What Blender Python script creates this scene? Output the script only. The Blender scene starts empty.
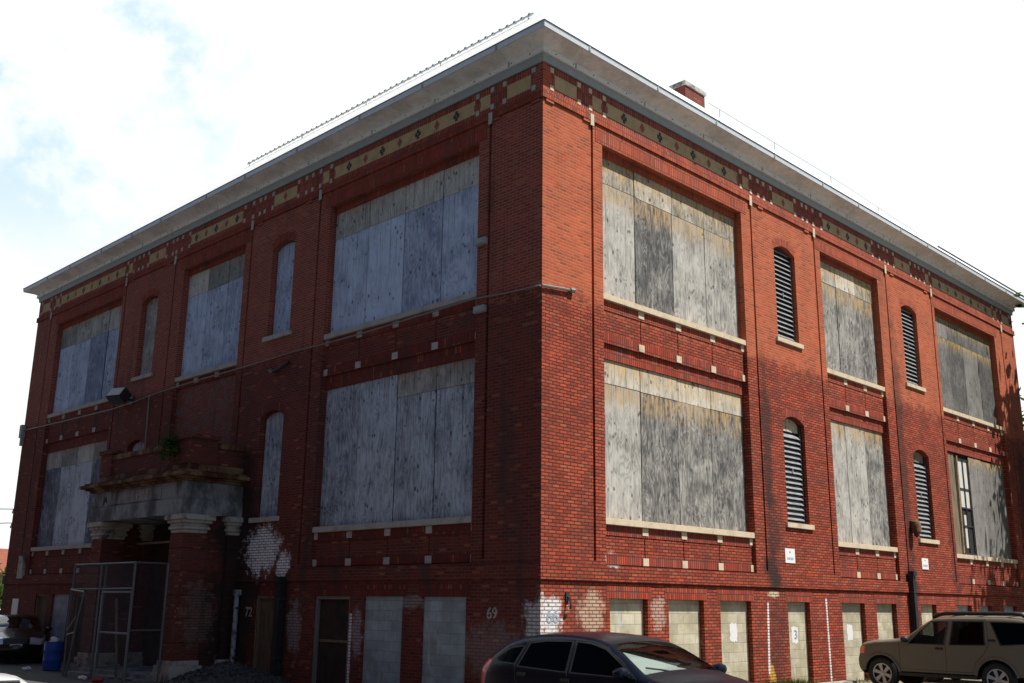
import bpy, bmesh, math, random
from mathutils import Vector, Matrix, noise
from mathutils.geometry import delaunay_2d_cdt
random.seed(7)
D = bpy.data
scene = bpy.context.scene
COL = scene.collection
R_ = math.radians

# ------------------------------------------------------------------ materials
def new_mat(name):
    m = D.materials.new(name); m.use_nodes = True
    nt = m.node_tree; nt.nodes.clear()
    out = nt.nodes.new('ShaderNodeOutputMaterial')
    b = nt.nodes.new('ShaderNodeBsdfPrincipled')
    nt.links.new(b.outputs[0], out.inputs[0])
    return m, nt, b

class NT:
    """tiny helper for wiring nodes"""
    def __init__(s, nt): s.nt = nt
    def n(s, t, **kw):
        nd = s.nt.nodes.new(t)
        for k, v in kw.items(): setattr(nd, k, v)
        return nd
    def link(s, a, b): s.nt.links.new(a, b)
    def put(s, sock, v):
        if isinstance(v, (int, float)): sock.default_value = v
        elif isinstance(v, (tuple, list)):
            v = tuple(v)
            if len(v) == 3 and sock.type == 'RGBA': v = v + (1,)
            sock.default_value = v
        else: s.link(v, sock)
    def math(s, op, a, b=None, c=None, clamp=False):
        nd = s.n('ShaderNodeMath', operation=op, use_clamp=clamp)
        s.put(nd.inputs[0], a)
        if b is not None: s.put(nd.inputs[1], b)
        if c is not None: s.put(nd.inputs[2], c)
        return nd.outputs[0]
    def vmath(s, op, a, b=None):
        nd = s.n('ShaderNodeVectorMath', operation=op)
        s.put(nd.inputs[0], a)
        if b is not None: s.put(nd.inputs[1], b)
        return nd.outputs['Value'] if op in ('LENGTH', 'DOT_PRODUCT') else nd.outputs[0]
    def mix(s, f, a, b, mode='MIX'):
        nd = s.n('ShaderNodeMix', data_type='RGBA', blend_type=mode)
        s.put(nd.inputs[0], f); s.put(nd.inputs[6], a); s.put(nd.inputs[7], b)
        return nd.outputs[2]
    def ramp(s, f, stops):
        nd = s.n('ShaderNodeValToRGB'); s.link(f, nd.inputs[0])
        e = nd.color_ramp.elements
        while len(e) < len(stops): e.new(0.5)
        for el, (p, c) in zip(e, stops):
            el.position = p
            el.color = (c, c, c, 1) if isinstance(c, (int, float)) else tuple(c) + (1,)
        return nd.outputs[0]
    def smooth(s, v, a, b):
        nd = s.n('ShaderNodeMapRange', interpolation_type='SMOOTHSTEP')
        s.put(nd.inputs[0], v); nd.inputs[1].default_value = a; nd.inputs[2].default_value = b
        return nd.outputs[0]
    def noise(s, vec, scale, detail=4, rough=.55, mapscale=None, loc=None):
        if mapscale or loc:
            mp = s.n('ShaderNodeMapping')
            if mapscale: mp.inputs['Scale'].default_value = mapscale
            if loc: mp.inputs['Location'].default_value = loc
            s.link(vec, mp.inputs[0]); vec = mp.outputs[0]
        nd = s.n('ShaderNodeTexNoise')
        nd.inputs['Scale'].default_value = scale; nd.inputs['Detail'].default_value = detail
        nd.inputs['Roughness'].default_value = rough
        s.link(vec, nd.inputs['Vector'])
        return nd.outputs[0]
    def pos(s): return s.n('ShaderNodeNewGeometry').outputs['Position']
    def uv(s): return s.n('ShaderNodeUVMap').outputs[0]
    def bump(s, h, dist=.01, strength=.6):
        nd = s.n('ShaderNodeBump'); nd.inputs['Strength'].default_value = strength
        nd.inputs['Distance'].default_value = dist
        s.link(h, nd.inputs['Height'])
        return nd.outputs[0]

def plain(name, col, rough=.6, metal=0., var=.18, scale=6., bump=.0, spec=.5, coat=0):
    m, nt, b = new_mat(name); N = NT(nt)
    p = N.pos()
    n = N.noise(p, scale, 5, .6)
    f = N.math('MULTIPLY_ADD', n, 2 * var, 1 - var)
    b.inputs['Base Color'].default_value = tuple(col) + (1,)
    c = N.mix(1, tuple(col), f, 'MULTIPLY'); N.link(c, b.inputs['Base Color'])
    b.inputs['Roughness'].default_value = rough; b.inputs['Metallic'].default_value = metal
    b.inputs['Specular IOR Level'].default_value = spec
    if coat: b.inputs['Coat Weight'].default_value = coat; b.inputs['Coat Roughness'].default_value = .04
    if bump:
        n2 = N.noise(p, scale * 8, 4, .6)
        N.link(N.bump(n2, bump), b.inputs['Normal'])
    return m

def blob(N, p, centre, radii, wob, lo, hi):
    """irregular patch: 1 inside an uneven ellipsoid"""
    d = N.vmath('SUBTRACT', p, centre)
    d = N.vmath('DIVIDE', d, radii)
    l = N.vmath('LENGTH', d)
    l = N.math('ADD', l, N.math('MULTIPLY', N.math('SUBTRACT', wob, .5), 1.9))
    return N.smooth(l, hi, lo)

def brick(name, hi_cols, lo_cols, mort_hi, mort_lo, soldier=False, paints=(), soots=(), mottled=False, soot_amt=.5):
    m, nt, b = new_mat(name); N = NT(nt)
    p = N.pos(); uv = N.uv()
    if soldier:
        mp = N.n('ShaderNodeMapping'); mp.inputs['Rotation'].default_value = (0, 0, R_(90))
        N.link(uv, mp.inputs[0]); uv = mp.outputs[0]
    bt = N.n('ShaderNodeTexBrick', offset=.5 if not soldier else 0.0)
    N.link(uv, bt.inputs['Vector'])
    bt.inputs['Color1'].default_value = (0, 0, 0, 1); bt.inputs['Color2'].default_value = (1, 1, 1, 1)
    bt.inputs['Mortar'].default_value = (.5, .5, .5, 1)
    bt.inputs['Scale'].default_value = 1
    bt.inputs['Mortar Size'].default_value = .0125
    bt.inputs['Mortar Smooth'].default_value = .25
    bt.inputs['Brick Width'].default_value = .216 if not soldier else .24
    bt.inputs['Row Height'].default_value = .0685 if not soldier else .075
    fac = bt.outputs['Fac']
    rnd = N.math('MULTIPLY', N.n('ShaderNodeSeparateColor').outputs[0], 1)
    sc = rnd.node.inputs[0].links[0].from_node; N.link(bt.outputs['Color'], sc.inputs[0])
    z = N.n('ShaderNodeSeparateXYZ'); N.link(p, z.inputs[0]); z = z.outputs[2]
    wob = N.noise(p, 1.3, 5, .65)
    wob2 = N.noise(p, 5.5, 5, .7, loc=(3, 7, 1))
    fine = N.noise(p, 45, 4, .7)
    up = N.math('MULTIPLY', N.smooth(N.math('ADD', z, N.math('MULTIPLY', N.math('SUBTRACT', wob2, .5), 1.1)), 7.95, 8.3), .8)
    top = N.mix(rnd, hi_cols[0], hi_cols[1]); low = N.mix(rnd, lo_cols[0], lo_cols[1])
    c = N.mix(up, low, top)
    c = N.mix(N.math('MULTIPLY', N.smooth(rnd, .84, .93), .55), c, (.075, .026, .02))      # over-burnt bricks
    c = N.mix(N.math('MULTIPLY', N.smooth(rnd, .10, .03), .45), c, (.50, .17, .08))
    # tone drift between areas and from brick to brick
    c = N.mix(.75, c, N.math('MULTIPLY_ADD', wob, 1.5, .25), 'MULTIPLY')
    c = N.mix(.6, c, N.math('MULTIPLY_ADD', fine, .9, .55), 'MULTIPLY')
    if mottled:
        c = N.mix(N.smooth(wob2, .48, .62), c, (.16, .12, .11))
    mort = N.mix(up, mort_lo, mort_hi)
    c = N.mix(N.math('MULTIPLY', fac, N.smooth(N.noise(p, 2.2, 4, .7, loc=(9, 2, 4)), .12, .48)), c, mort)
    # soot washed down the wall, streaky
    st = N.noise(p, 1.0, 5, .6, mapscale=(1.5, 1.5, .16))
    soot = N.math('MULTIPLY', N.smooth(st, .52, .74), soot_amt)
    c = N.mix(soot, c, (.05, .038, .034))
    for ce, ra, amt in soots:
        c = N.mix(N.math('MULTIPLY', blob(N, p, ce, ra, wob, .45, 1.1), amt), c, (.022, .018, .018))
    # lime bloom near the ground and flaked white paint, thin over the joints
    bl = N.math('MULTIPLY', N.smooth(N.noise(p, 3.4, 6, .75, loc=(1, 5, 2)), .60, .74), N.smooth(z, 2.4, 1.0))
    c = N.mix(N.math('MULTIPLY', bl, .55), c, (.42, .38, .34))
    keep = N.math('SUBTRACT', 1, N.math('MULTIPLY', fac, .75))
    for ce, ra, amt, col in paints:
        k = N.math('MULTIPLY', blob(N, p, ce, ra, wob2, .55, .95), amt)
        k = N.math('MULTIPLY', k, keep)
        k = N.math('MULTIPLY', k, N.smooth(N.noise(p, 7, 5, .7, mapscale=(1, 1, .55)), .30, .45))
        c = N.mix(k, c, col)
    N.link(c, b.inputs['Base Color'])
    b.inputs['Roughness'].default_value = .9; b.inputs['Specular IOR Level'].default_value = .25
    h = N.math('ADD', N.math('MULTIPLY', fac, -1), N.math('MULTIPLY', fine, .35))
    h = N.math('ADD', h, N.math('MULTIPLY', rnd, .25))
    N.link(N.bump(h, .012, .7), b.inputs['Normal'])
    return m

def plywood(name, dark, light, warm, band=.0, blue=False):
    """weathered plywood: UV in metres, v = 0 at the top of the sheet"""
    m, nt, b = new_mat(name); N = NT(nt)
    uv = N.uv(); oi = N.n('ShaderNodeObjectInfo').outputs['Random']
    sh = N.n('ShaderNodeCombineXYZ')
    N.link(N.math('MULTIPLY', oi, 37.0), sh.inputs[0]); N.link(N.math('MULTIPLY', oi, 91.0), sh.inputs[1])
    v = N.vmath('ADD', uv, sh.outputs[0])
    grain = N.noise(v, 3.0, 8, .74, mapscale=(3.6, .62, 1))
    big = N.noise(v, 1.5, 5, .66, mapscale=(1, .8, 1))
    # swirling veneer figure
    ve = N.n('ShaderNodeTexNoise'); ve.inputs['Scale'].default_value = 1.3; ve.inputs['Detail'].default_value = 2; ve.inputs['Distortion'].default_value = 1.4
    mp = N.n('ShaderNodeMapping'); mp.inputs['Scale'].default_value = (2.0, .5, 1); N.link(v, mp.inputs[0])
    N.link(mp.outputs[0], ve.inputs['Vector'])
    veneer = N.math('PINGPONG', N.math('MULTIPLY', ve.outputs[0], 11), .5)
    f = N.math('ADD', N.math('MULTIPLY', grain, .66), N.math('MULTIPLY', big, .58))
    f = N.math('ADD', f, N.math('MULTIPLY', veneer, .30))
    f = N.math('ADD', f, N.math('MULTIPLY', N.math('SUBTRACT', oi, .5), .38))
    c = N.mix(N.smooth(f, .42, .98), dark, light)
    sy = N.n('ShaderNodeSeparateXYZ'); N.link(uv, sy.inputs[0]); depth = sy.outputs[1]
    wa = N.math('MULTIPLY', N.smooth(N.math('ADD', depth, N.math('MULTIPLY', big, .5)), .75 + band, .2 + band), N.smooth(grain, .40, .60))
    c = N.mix(N.math('MULTIPLY', wa, .92), c, warm)
    # rain streaks running down from the top edge
    rs = N.noise(v, 2.4, 5, .62, mapscale=(7.0, .16, 1), loc=(1, 4, 0))
    rk = N.math('MULTIPLY', N.smooth(rs, .52, .66), N.smooth(N.math('ADD', depth, N.math('MULTIPLY', big, 1.6)), 3.2, .7))
    c = N.mix(N.math('MULTIPLY', rk, .6), c, (.05, .046, .042))
    # plugs and dark knots in rough rows
    vo = N.n('ShaderNodeTexVoronoi'); vo.inputs['Scale'].default_value = 1
    mp2 = N.n('ShaderNodeMapping'); mp2.inputs['Scale'].default_value = (6.5, 4.2, 1); N.link(v, mp2.inputs[0])
    N.link(mp2.outputs[0], vo.inputs['Vector'])
    kn = N.math('MULTIPLY', N.smooth(N.math('ADD', vo.outputs['Distance'], N.math('MULTIPLY', N.noise(v, 22, 3), .16)), .36, .22), N.smooth(N.noise(v, .9, 2, .5, mapscale=(1, 3.4, 1), loc=(5, 3, 0)), .47, .56))
    c = N.mix(N.math('MULTIPLY', kn, .75), c, (.035, .035, .04))
    lt = N.smooth(N.noise(v, 2.2, 6, .75, mapscale=(2.2, 1, 1), loc=(2, 9, 0)), .55, .70)
    c = N.mix(N.math('MULTIPLY', lt, .38), c, (light[0] * 1.25, light[1] * 1.22, light[2] * 1.15))
    N.link(c, b.inputs['Base Color']); b.inputs['Roughness'].default_value = .85
    b.inputs['Specular IOR Level'].default_value = .2
    N.link(N.bump(grain, .006, .6), b.inputs['Normal'])
    return m

def blockwork(name, col, mort, stain):
    m, nt, b = new_mat(name); N = NT(nt)
    p = N.pos(); bt = N.n('ShaderNodeTexBrick', offset=.5)
    N.link(N.uv(), bt.inputs['Vector'])
    for k, cc in (('Color1', tuple(x * .85 for x in col)), ('Color2', tuple(x * 1.12 for x in col)), ('Mortar', mort)):
        bt.inputs[k].default_value = cc + (1,)
    bt.inputs['Scale'].default_value = 1; bt.inputs['Mortar Size'].default_value = .008
    bt.inputs['Mortar Smooth'].default_value = .4
    bt.inputs['Brick Width'].default_value = .43; bt.inputs['Row Height'].default_value = .215
    n1 = N.noise(p, 2.1, 6, .65); n2 = N.noise(p, 60, 3, .7)
    c = N.mix(.8, bt.outputs['Color'], N.math('MULTIPLY_ADD', n1, 1.5, .25), 'MULTIPLY')
    c = N.mix(N.math('MULTIPLY', N.smooth(N.noise(p, 1.6, 5, .7, loc=(4, 4, 4)), .46, .64), .75), c, stain)
    c = N.mix(N.math('MULTIPLY', N.smooth(N.noise(p, 5, 5, .75, mapscale=(1, 1, .3), loc=(8, 1, 3)), .56, .68), .5), c, (.62, .61, .57))
    c = N.mix(.4, c, N.math('MULTIPLY_ADD', n2, .8, .6), 'MULTIPLY')
    N.link(c, b.inputs['Base Color']); b.inputs['Roughness'].default_value = .92
    b.inputs['Specular IOR Level'].default_value = .2
    h = N.math('ADD', N.math('MULTIPLY', bt.outputs['Fac'], -1), N.math('MULTIPLY', n2, .4))
    N.link(N.bump(h, .01, .6), b.inputs['Normal'])
    return m

def two_tone(name, a, bcol, scale=3., lo=.42, hi=.62, rough=.8, stretch=(1, 1, 1), bump=.006, metal=0):
    m, nt, b = new_mat(name); N = NT(nt); p = N.pos()
    n = N.noise(p, scale, 6, .68, mapscale=stretch)
    c = N.mix(N.smooth(n, lo, hi), a, bcol)
    n2 = N.noise(p, scale * 9, 4, .65)
    c = N.mix(.5, c, N.math('MULTIPLY_ADD', n2, .9, .55), 'MULTIPLY')
    N.link(c, b.inputs['Base Color']); b.inputs['Roughness'].default_value = rough
    b.inputs['Metallic'].default_value = metal; b.inputs['Specular IOR Level'].default_value = .3
    N.link(N.bump(n2, bump, .5), b.inputs['Normal'])
    return m

def glass_mat(name, tint, refl=1.0):
    m = D.materials.new(name); m.use_nodes = True; nt = m.node_tree; nt.nodes.clear(); N = NT(nt)
    out = N.n('ShaderNodeOutputMaterial'); t = N.n('ShaderNodeBsdfTransparent'); g = N.n('ShaderNodeBsdfGlossy')
    t.inputs[0].default_value = tuple(tint) + (1,); g.inputs['Roughness'].default_value = .03
    fr = N.n('ShaderNodeFresnel'); fr.inputs[0].default_value = 1.5
    mx = N.n('ShaderNodeMixShader'); N.link(N.math('MULTIPLY', fr.outputs[0], refl), mx.inputs[0])
    N.link(t.outputs[0], mx.inputs[1]); N.link(g.outputs[0], mx.inputs[2]); N.link(mx.outputs[0], out.inputs[0])
    return m

def leaf_mat(name, a, bcol):
    m = D.materials.new(name); m.use_nodes = True; nt = m.node_tree; nt.nodes.clear(); N = NT(nt)
    out = N.n('ShaderNodeOutputMaterial'); d = N.n('ShaderNodeBsdfDiffuse'); t = N.n('ShaderNodeBsdfTranslucent')
    p = N.pos(); c = N.mix(N.smooth(N.noise(p, 1.8, 4, .7), .35, .65), a, bcol)
    N.link(c, d.inputs[0]); N.link(c, t.inputs[0])
    mx = N.n('ShaderNodeMixShader'); mx.inputs[0].default_value = .3
    N.link(d.outputs[0], mx.inputs[1]); N.link(t.outputs[0], mx.inputs[2]); N.link(mx.outputs[0], out.inputs[0])
    return m

W = (.62, .60, .56)
M = {}
LPAINT = [((0, 9.75, 3.15), (.7, 1.0, .72), 1.0, (.84, .85, .88)), ((0, 8.75, 2.75), (.5, .38, .42), 1.0, (.84, .85, .88)),
          ((0, 1.3, 1.0), (.5, 1.1, .7), .35, (.36, .34, .33)), ((0, .05, 1.55), (.4, .45, .6), .9, (.62, .62, .62)),
          ((0, 8.1, 1.3), (.5, .4, .8), .45, (.45, .44, .44)), ((0, 5.65, 1.2), (.4, .25, .7), .55, (.5, .5, .52)),
          ((-1.0, 10.9, 1.5), (.7, .5, 1.0), .26, (.33, .31, .29)), ((0, 3.7, 1.9), (.3, .5, .18), .5, (.4, .4, .4))]
RPAINT = [((.22, 0, 1.68), (.55, .4, .42), 1.0, (.7, .7, .68)), ((1.5, 0, 1.75), (.5, .4, .5), .55, (.62, .52, .38)), ((0.05, 0, 1.1), (.35, .4, .8), .8, (.66, .65, .62)),
          ((2.2, 0, 2.78), (.28, .3, .22), .8, (.66, .63, .58)), ((3.65, 0, 1.7), (.3, .3, .5), .5, (.6, .5, .42)),
          ((8.35, 0, 2.2), (.3, .3, .1), .9, (.6, .52, .35)), ((8.1, 0, .2), (.25, .3, .5), .9, (.66, .36, .06))]
LSOOT = [((0, 11.2, 2.2), (1, 1.9, 3.4), .85), ((0, 10.9, 4.6), (1, .7, 1.6), .6), ((0, 8.7, 1.3), (.6, .55, 1.7), .6)]
RSOOT = [((8.35, 0, 6.0), (.32, .4, 2.4), .7), ((8.5, 0, 3.9), (.4, .4, 1.2), .5), ((16.25, 0, 6.5), (.34, .4, 5.5), .6), ((19.4, 0, 4), (.3, .4, 3), .4), ((26.4, 0, 4.5), (.7, .4, 4.2), .7), ((8.35, 0, 2.7), (.38, .4, .55), .85), ((8.45, 0, 1.0), (.5, .4, 1.6), .45), ((16.15, 0, 1.8), (.5, .4, 1.9), .5)]
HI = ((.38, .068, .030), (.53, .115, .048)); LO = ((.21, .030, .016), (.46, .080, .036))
M['brick_left'] = brick('brick_left', ((.25, .045, .031), (.38, .077, .050)), ((.11, .017, .012), (.225, .034, .022)), (.33, .17, .125), (.14, .07, .055), paints=LPAINT, soots=LSOOT, soot_amt=.75)  # left wall's shade deepened in its brick colours, low courses most, and heavier soot
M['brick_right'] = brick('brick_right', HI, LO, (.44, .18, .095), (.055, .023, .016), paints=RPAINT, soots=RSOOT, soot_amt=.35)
M['brick_mottled'] = brick('brick_mottled', ((.30, .060, .038), (.43, .098, .058)), ((.20, .034, .024), (.31, .058, .038)), (.3, .16, .12), (.2, .12, .1), mottled=True)
M['soldier_left'] = brick('soldier_left', ((.27, .042, .026), (.39, .070, .04)), ((.14, .022, .016), (.24, .036, .022)), (.14, .055, .04), (.08, .035, .03), soldier=True, soots=LSOOT)  # darker copy of the right wall's soldier brick, shade in its colour
M['soldier_right'] = brick('soldier_right', ((.39, .075, .036), (.50, .11, .05)), ((.25, .036, .02), (.42, .072, .036)), (.16, .06, .04), (.08, .035, .03), soldier=True, soots=RSOOT, soot_amt=.3)
M['brick_frieze'] = brick('brick_frieze', ((.30, .08, .055), (.44, .11, .075)), LO, (.12, .05, .045), (.1, .05, .04), soldier=True, soot_amt=.6)
M['brick_porch'] = brick('brick_porch', ((.2, .035, .026), (.3, .055, .036)), ((.13, .025, .02), (.2, .04, .03)), (.12, .07, .06), (.10, .06, .05), soots=LSOOT, paints=LPAINT, soot_amt=.7)
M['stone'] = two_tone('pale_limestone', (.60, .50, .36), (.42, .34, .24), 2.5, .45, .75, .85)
M['stone_shade'] = two_tone('shaded_limestone', (.44, .42, .38), (.28, .25, .22), 2.5, .45, .75, .85)  # darker copy of the same limestone, left wall's shade put into its colour
M['porch_stone'] = two_tone('sooty_limestone', (.29, .31, .335), (.09, .095, .10), 1.6, .40, .62, .85, (1, 1, .5))
M['capital_stone'] = two_tone('capital_limestone', (.44, .42, .385), (.10, .095, .09), 2.6, .46, .68, .85)
M['rust_stone'] = two_tone('rust_stained_stone', (.24, .15, .085), (.075, .026, .011), 1.8, .36, .56, .85, (1, 1, .35))
M['ply_right'] = plywood('plywood_grey', (.065, .065, .065), (.50, .48, .435), (.46, .30, .13), band=.2)
M['ply_right_top'] = plywood('plywood_bleached', (.17, .15, .12), (.64, .60, .51), (.56, .36, .13), band=.1)
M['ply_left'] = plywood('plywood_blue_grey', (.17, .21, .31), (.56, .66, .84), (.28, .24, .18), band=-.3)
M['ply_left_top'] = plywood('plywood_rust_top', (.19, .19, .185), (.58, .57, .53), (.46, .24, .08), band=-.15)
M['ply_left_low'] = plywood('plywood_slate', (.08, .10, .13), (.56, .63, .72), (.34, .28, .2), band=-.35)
M['ply_far'] = plywood('plywood_dark', (.07, .068, .066), (.26, .25, .235), (.50, .33, .10))
M['block_right'] = blockwork('concrete_block_cream', (.47, .43, .32), (.33, .31, .24), (.34, .30, .18))
M['block_left'] = blockwork('concrete_block_grey', (.34, .39, .42), (.26, .29, .31), (.26, .28, .28))
M['tan'] = two_tone('tan_stucco', (.50, .37, .20), (.38, .28, .155), 3, .4, .7, .9)
M['red_tile'] = plain('red_tile', (.30, .07, .045), .7)
M['black_tile'] = plain('black_tile', (.035, .032, .035), .6)
M['dark'] = plain('dark_void', (.012, .012, .013), .9)
M['grey_metal'] = plain('grey_painted_metal', (.34, .37, .37), .6, .0)
M['tarp'] = two_tone('grey_tarpaulin', (.90, .88, .84), (.68, .66, .62), .9, .4, .65, .75, (1, 1, 2), .02)
M['white_strip'] = two_tone('white_batten', (.82, .81, .78), (.66, .65, .62), 3, .45, .75, .7)
M['gutter'] = plain('gutter_metal', (.66, .71, .75), .45, .1)
M['gutter_dark'] = plain('gutter_lip', (.13, .14, .15), .5)
M['roof'] = plain('white_roof_membrane', (.86, .86, .86), .6, var=.04)
M['louver'] = two_tone('louver_paint', (.26, .265, .275), (.12, .12, .125), 5, .42, .72, .6, (1, 1, 4))
M['frame_dark'] = plain('dark_frame', (.03, .03, .035), .5)
M['pipe_black'] = two_tone('black_pipe', (.018, .02, .024), (.05, .055, .06), 4, .5, .8, .5)
M['pipe_grey'] = two_tone('flaking_pipe', (.30, .33, .37), (.08, .09, .10), 5, .45, .6, .6)
M['conduit'] = plain('conduit', (.22, .21, .20), .5, .2)
M['galv'] = plain('galvanised_tube', (.11, .125, .14), .5, .4)
M['galv_bright'] = plain('bright_galvanised_tube', (.30, .33, .37), .4, .4)
M['wire'] = plain('galvanised_wire', (.10, .11, .12), .6, .4)
M['white_paint'] = two_tone('white_paint', (.70, .70, .70), (.45, .42, .40), 14, .55, .72, .8)
M['sign_white'] = plain('sign_white', (.78, .78, .78), .5, var=.05)
M['sign_ink'] = plain('sign_ink', (.28, .32, .40), .6)
M['door_brown'] = two_tone('brown_door_wood', (.16, .115, .075), (.07, .05, .035), 3, .4, .7, .8, (4, 4, .5))
M['door_dark'] = two_tone('dark_door_wood', (.05, .032, .024), (.022, .016, .014), 3, .4, .7, .8)
M['door_grey'] = plywood('grey_door_board', (.10, .12, .13), (.22, .25, .26), (.2, .2, .19))
M['sash_white'] = plain('sash_white', (.62, .62, .58), .5)
M['wood_old'] = two_tone('old_timber', (.23, .17, .11), (.08, .065, .05), 3, .4, .7, .85, (6, 6, .5))
M['wood_edge'] = two_tone('pale_timber', (.52, .38, .2), (.3, .22, .13), 3, .4, .7, .85)  # yellow-brown timber, paler than the old boards
# ------------------------------------------------------------------ mesh helpers
def tag(o, label=None, cat=None, group=None, kind=None):
    if label: o['label'] = label
    if cat: o['category'] = cat
    if group: o['group'] = group
    if kind: o['kind'] = kind
    return o

def empty(name, label, cat, loc=(0, 0, 0), rz=0, group=None):
    o = D.objects.new(name, None); COL.objects.link(o)
    o.location = loc; o.rotation_euler = (0, 0, rz); o.empty_display_size = .3
    return tag(o, label, cat, group)

def copy_tree(o, parent=None):
    c = o.copy(); COL.objects.link(c)
    if parent: c.parent = parent; c.matrix_parent_inverse = Matrix.Identity(4)
    for ch in list(o.children): copy_tree(ch, c)
    return c

class MB:
    """collects faces in a local frame (u along a wall, n outward, z up) and builds one mesh"""
    def __init__(s): s.v = []; s.f = []; s.m = []; s.uvo = None
    def poly(s, pts, mi=0):
        i = len(s.v); s.v += [tuple(p) for p in pts]; s.f.append(list(range(i, i + len(pts)))); s.m.append(mi)
    def grid(s, rows, mi=0, closed=False):
        i = len(s.v); k = len(rows[0])
        for r in rows: s.v += [tuple(p) for p in r]
        for a in range(len(rows) - 1):
            for c in range(k if closed else k - 1):
                d = (c + 1) % k
                s.f.append([i + a * k + c, i + a * k + d, i + (a + 1) * k + d, i + (a + 1) * k + c]); s.m.append(mi)
    def box(s, u0, u1, n0, n1, z0, z1, mi=0):
        i = len(s.v)
        s.v += [(u, n, z) for z in (z0, z1) for u, n in ((u0, n0), (u1, n0), (u1, n1), (u0, n1))]
        for f in ((0, 3, 2, 1), (4, 5, 6, 7), (0, 1, 5, 4), (1, 2, 6, 5), (2, 3, 7, 6), (3, 0, 4, 7)):
            s.f.append([i + k for k in f]); s.m.append(mi)
    def obox(s, c, size, rot, mi=0):
        i = len(s.v)
        for z in (-.5, .5):
            for u, n in ((-.5, -.5), (.5, -.5), (.5, .5), (-.5, .5)):
                p = Vector(c) + rot @ Vector((u * size[0], n * size[1], z * size[2])); s.v.append(tuple(p))
        for f in ((0, 3, 2, 1), (4, 5, 6, 7), (0, 1, 5, 4), (1, 2, 6, 5), (2, 3, 7, 6), (3, 0, 4, 7)):
            s.f.append([i + k for k in f]); s.m.append(mi)
    def tube(s, pts, r, k=8, mi=0, cap=True, radii=None):
        pts = [Vector(p) for p in pts]; rows = []
        for j, p in enumerate(pts):
            t = (pts[min(j + 1, len(pts) - 1)] - pts[max(j - 1, 0)]).normalized()
            a = t.orthogonal().normalized() if j == 0 else (a - t * a.dot(t)).normalized()
            b = t.cross(a); rr = radii[j] if radii else r
            rows.append([p + a * rr * math.cos(2 * math.pi * q / k) + b * rr * math.sin(2 * math.pi * q / k) for q in range(k)])
        s.grid(rows, mi, True)
        if cap: s.poly(rows[0][::-1], mi); s.poly(rows[-1], mi)
    def lathe(s, c, prof, k=20, mi=0, axis='z', cap=True):
        rows = []
        for r, h in prof:
            ring = []
            for q in range(k):
                a = 2 * math.pi * q / k
                if axis == 'z': ring.append((c[0] + r * math.cos(a), c[1] + r * math.sin(a), c[2] + h))
                elif axis == 'y': ring.append((c[0] + r * math.cos(a), c[1] + h, c[2] + r * math.sin(a)))
                else: ring.append((c[0] + h, c[1] + r * math.cos(a), c[2] + r * math.sin(a)))
            rows.append(ring)
        s.grid(rows, mi, True)
        if cap: s.poly(rows[0][::-1], mi); s.poly(rows[-1], mi)
    def build(s, name, mats, parent=None, frame=None, smooth=False, recalc=True, link=True, bevel=0):
        if not isinstance(mats, (list, tuple)): mats = [mats]
        me = D.meshes.new(name)
        fr = frame or (lambda p: p)
        me.from_pydata([fr(p) for p in s.v], [], s.f)
        for m in mats: me.materials.append(m)
        me.polygons.foreach_set('material_index', s.m)
        uvl = me.uv_layers.new(name='UVMap')
        for pl in me.polygons:
            pts = [Vector(s.v[i]) for i in s.f[pl.index]]
            n = Vector((0, 0, 0))
            for q in range(len(pts)):
                a, b = pts[q], pts[(q + 1) % len(pts)]
                n += a.cross(b)
            ax = max(range(3), key=lambda k: abs(n[k]))
            for li, p in zip(pl.loop_indices, pts):
                if s.uvo: t = (p[0] - s.uvo[0], s.uvo[1] - p[2])
                elif ax == 1: t = (p[0], p[2])
                elif ax == 0: t = (p[1] + .1, p[2])
                else: t = (p[0], p[1])
                uvl.data[li].uv = t
        if recalc:
            bm = bmesh.new(); bm.from_mesh(me)
            if bevel:
                bmesh.ops.remove_doubles(bm, verts=bm.verts, dist=1e-5)
                bmesh.ops.bevel(bm, geom=list(bm.edges), offset=bevel, segments=2, affect='EDGES', clamp_overlap=True)
            bmesh.ops.recalc_face_normals(bm, faces=bm.faces); bm.to_mesh(me); bm.free()
        if smooth:
            me.polygons.foreach_set('use_smooth', [True] * len(me.polygons))
            if smooth is not True: me.set_sharp_from_angle(angle=R_(smooth))
        o = D.objects.new(name, me)
        COL.objects.link(o)
        if parent: o.parent = parent
        return o

FR = lambda p: (p[0], -p[1], p[2])          # right-hand facade: plane y = 0, looks to -y
FL = lambda p: (-p[1], p[0], p[2])          # left-hand facade: plane x = 0, looks to -x
GND = lambda x, y: -.10 * max(0., min(1., (y - 1.5) / 14.)) - .0

# heights (eye level 1.9)
T, F, UH, US, MM, LH, LS, B, WT, BH = 13.21, 12.373, 11.942, 8.471, 7.38, 7.05, 3.641, 2.685, 2.36, 2.02
LEN = 27.2
BAYS = [(1.95, 7.62), (11.78, 15.42), (19.68, 25.1)]
GROOVES = [1.56, 8.06, 11.42, 15.98, 19.42, 25.80]
GW = .075
ARCH = [(9.2, 10.3), (17.0, 18.15)]
RD = .16                                      # depth of the bay recesses

school = empty('school_building', 'three storey red brick school building with boarded windows, filling the frame', 'building')

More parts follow.
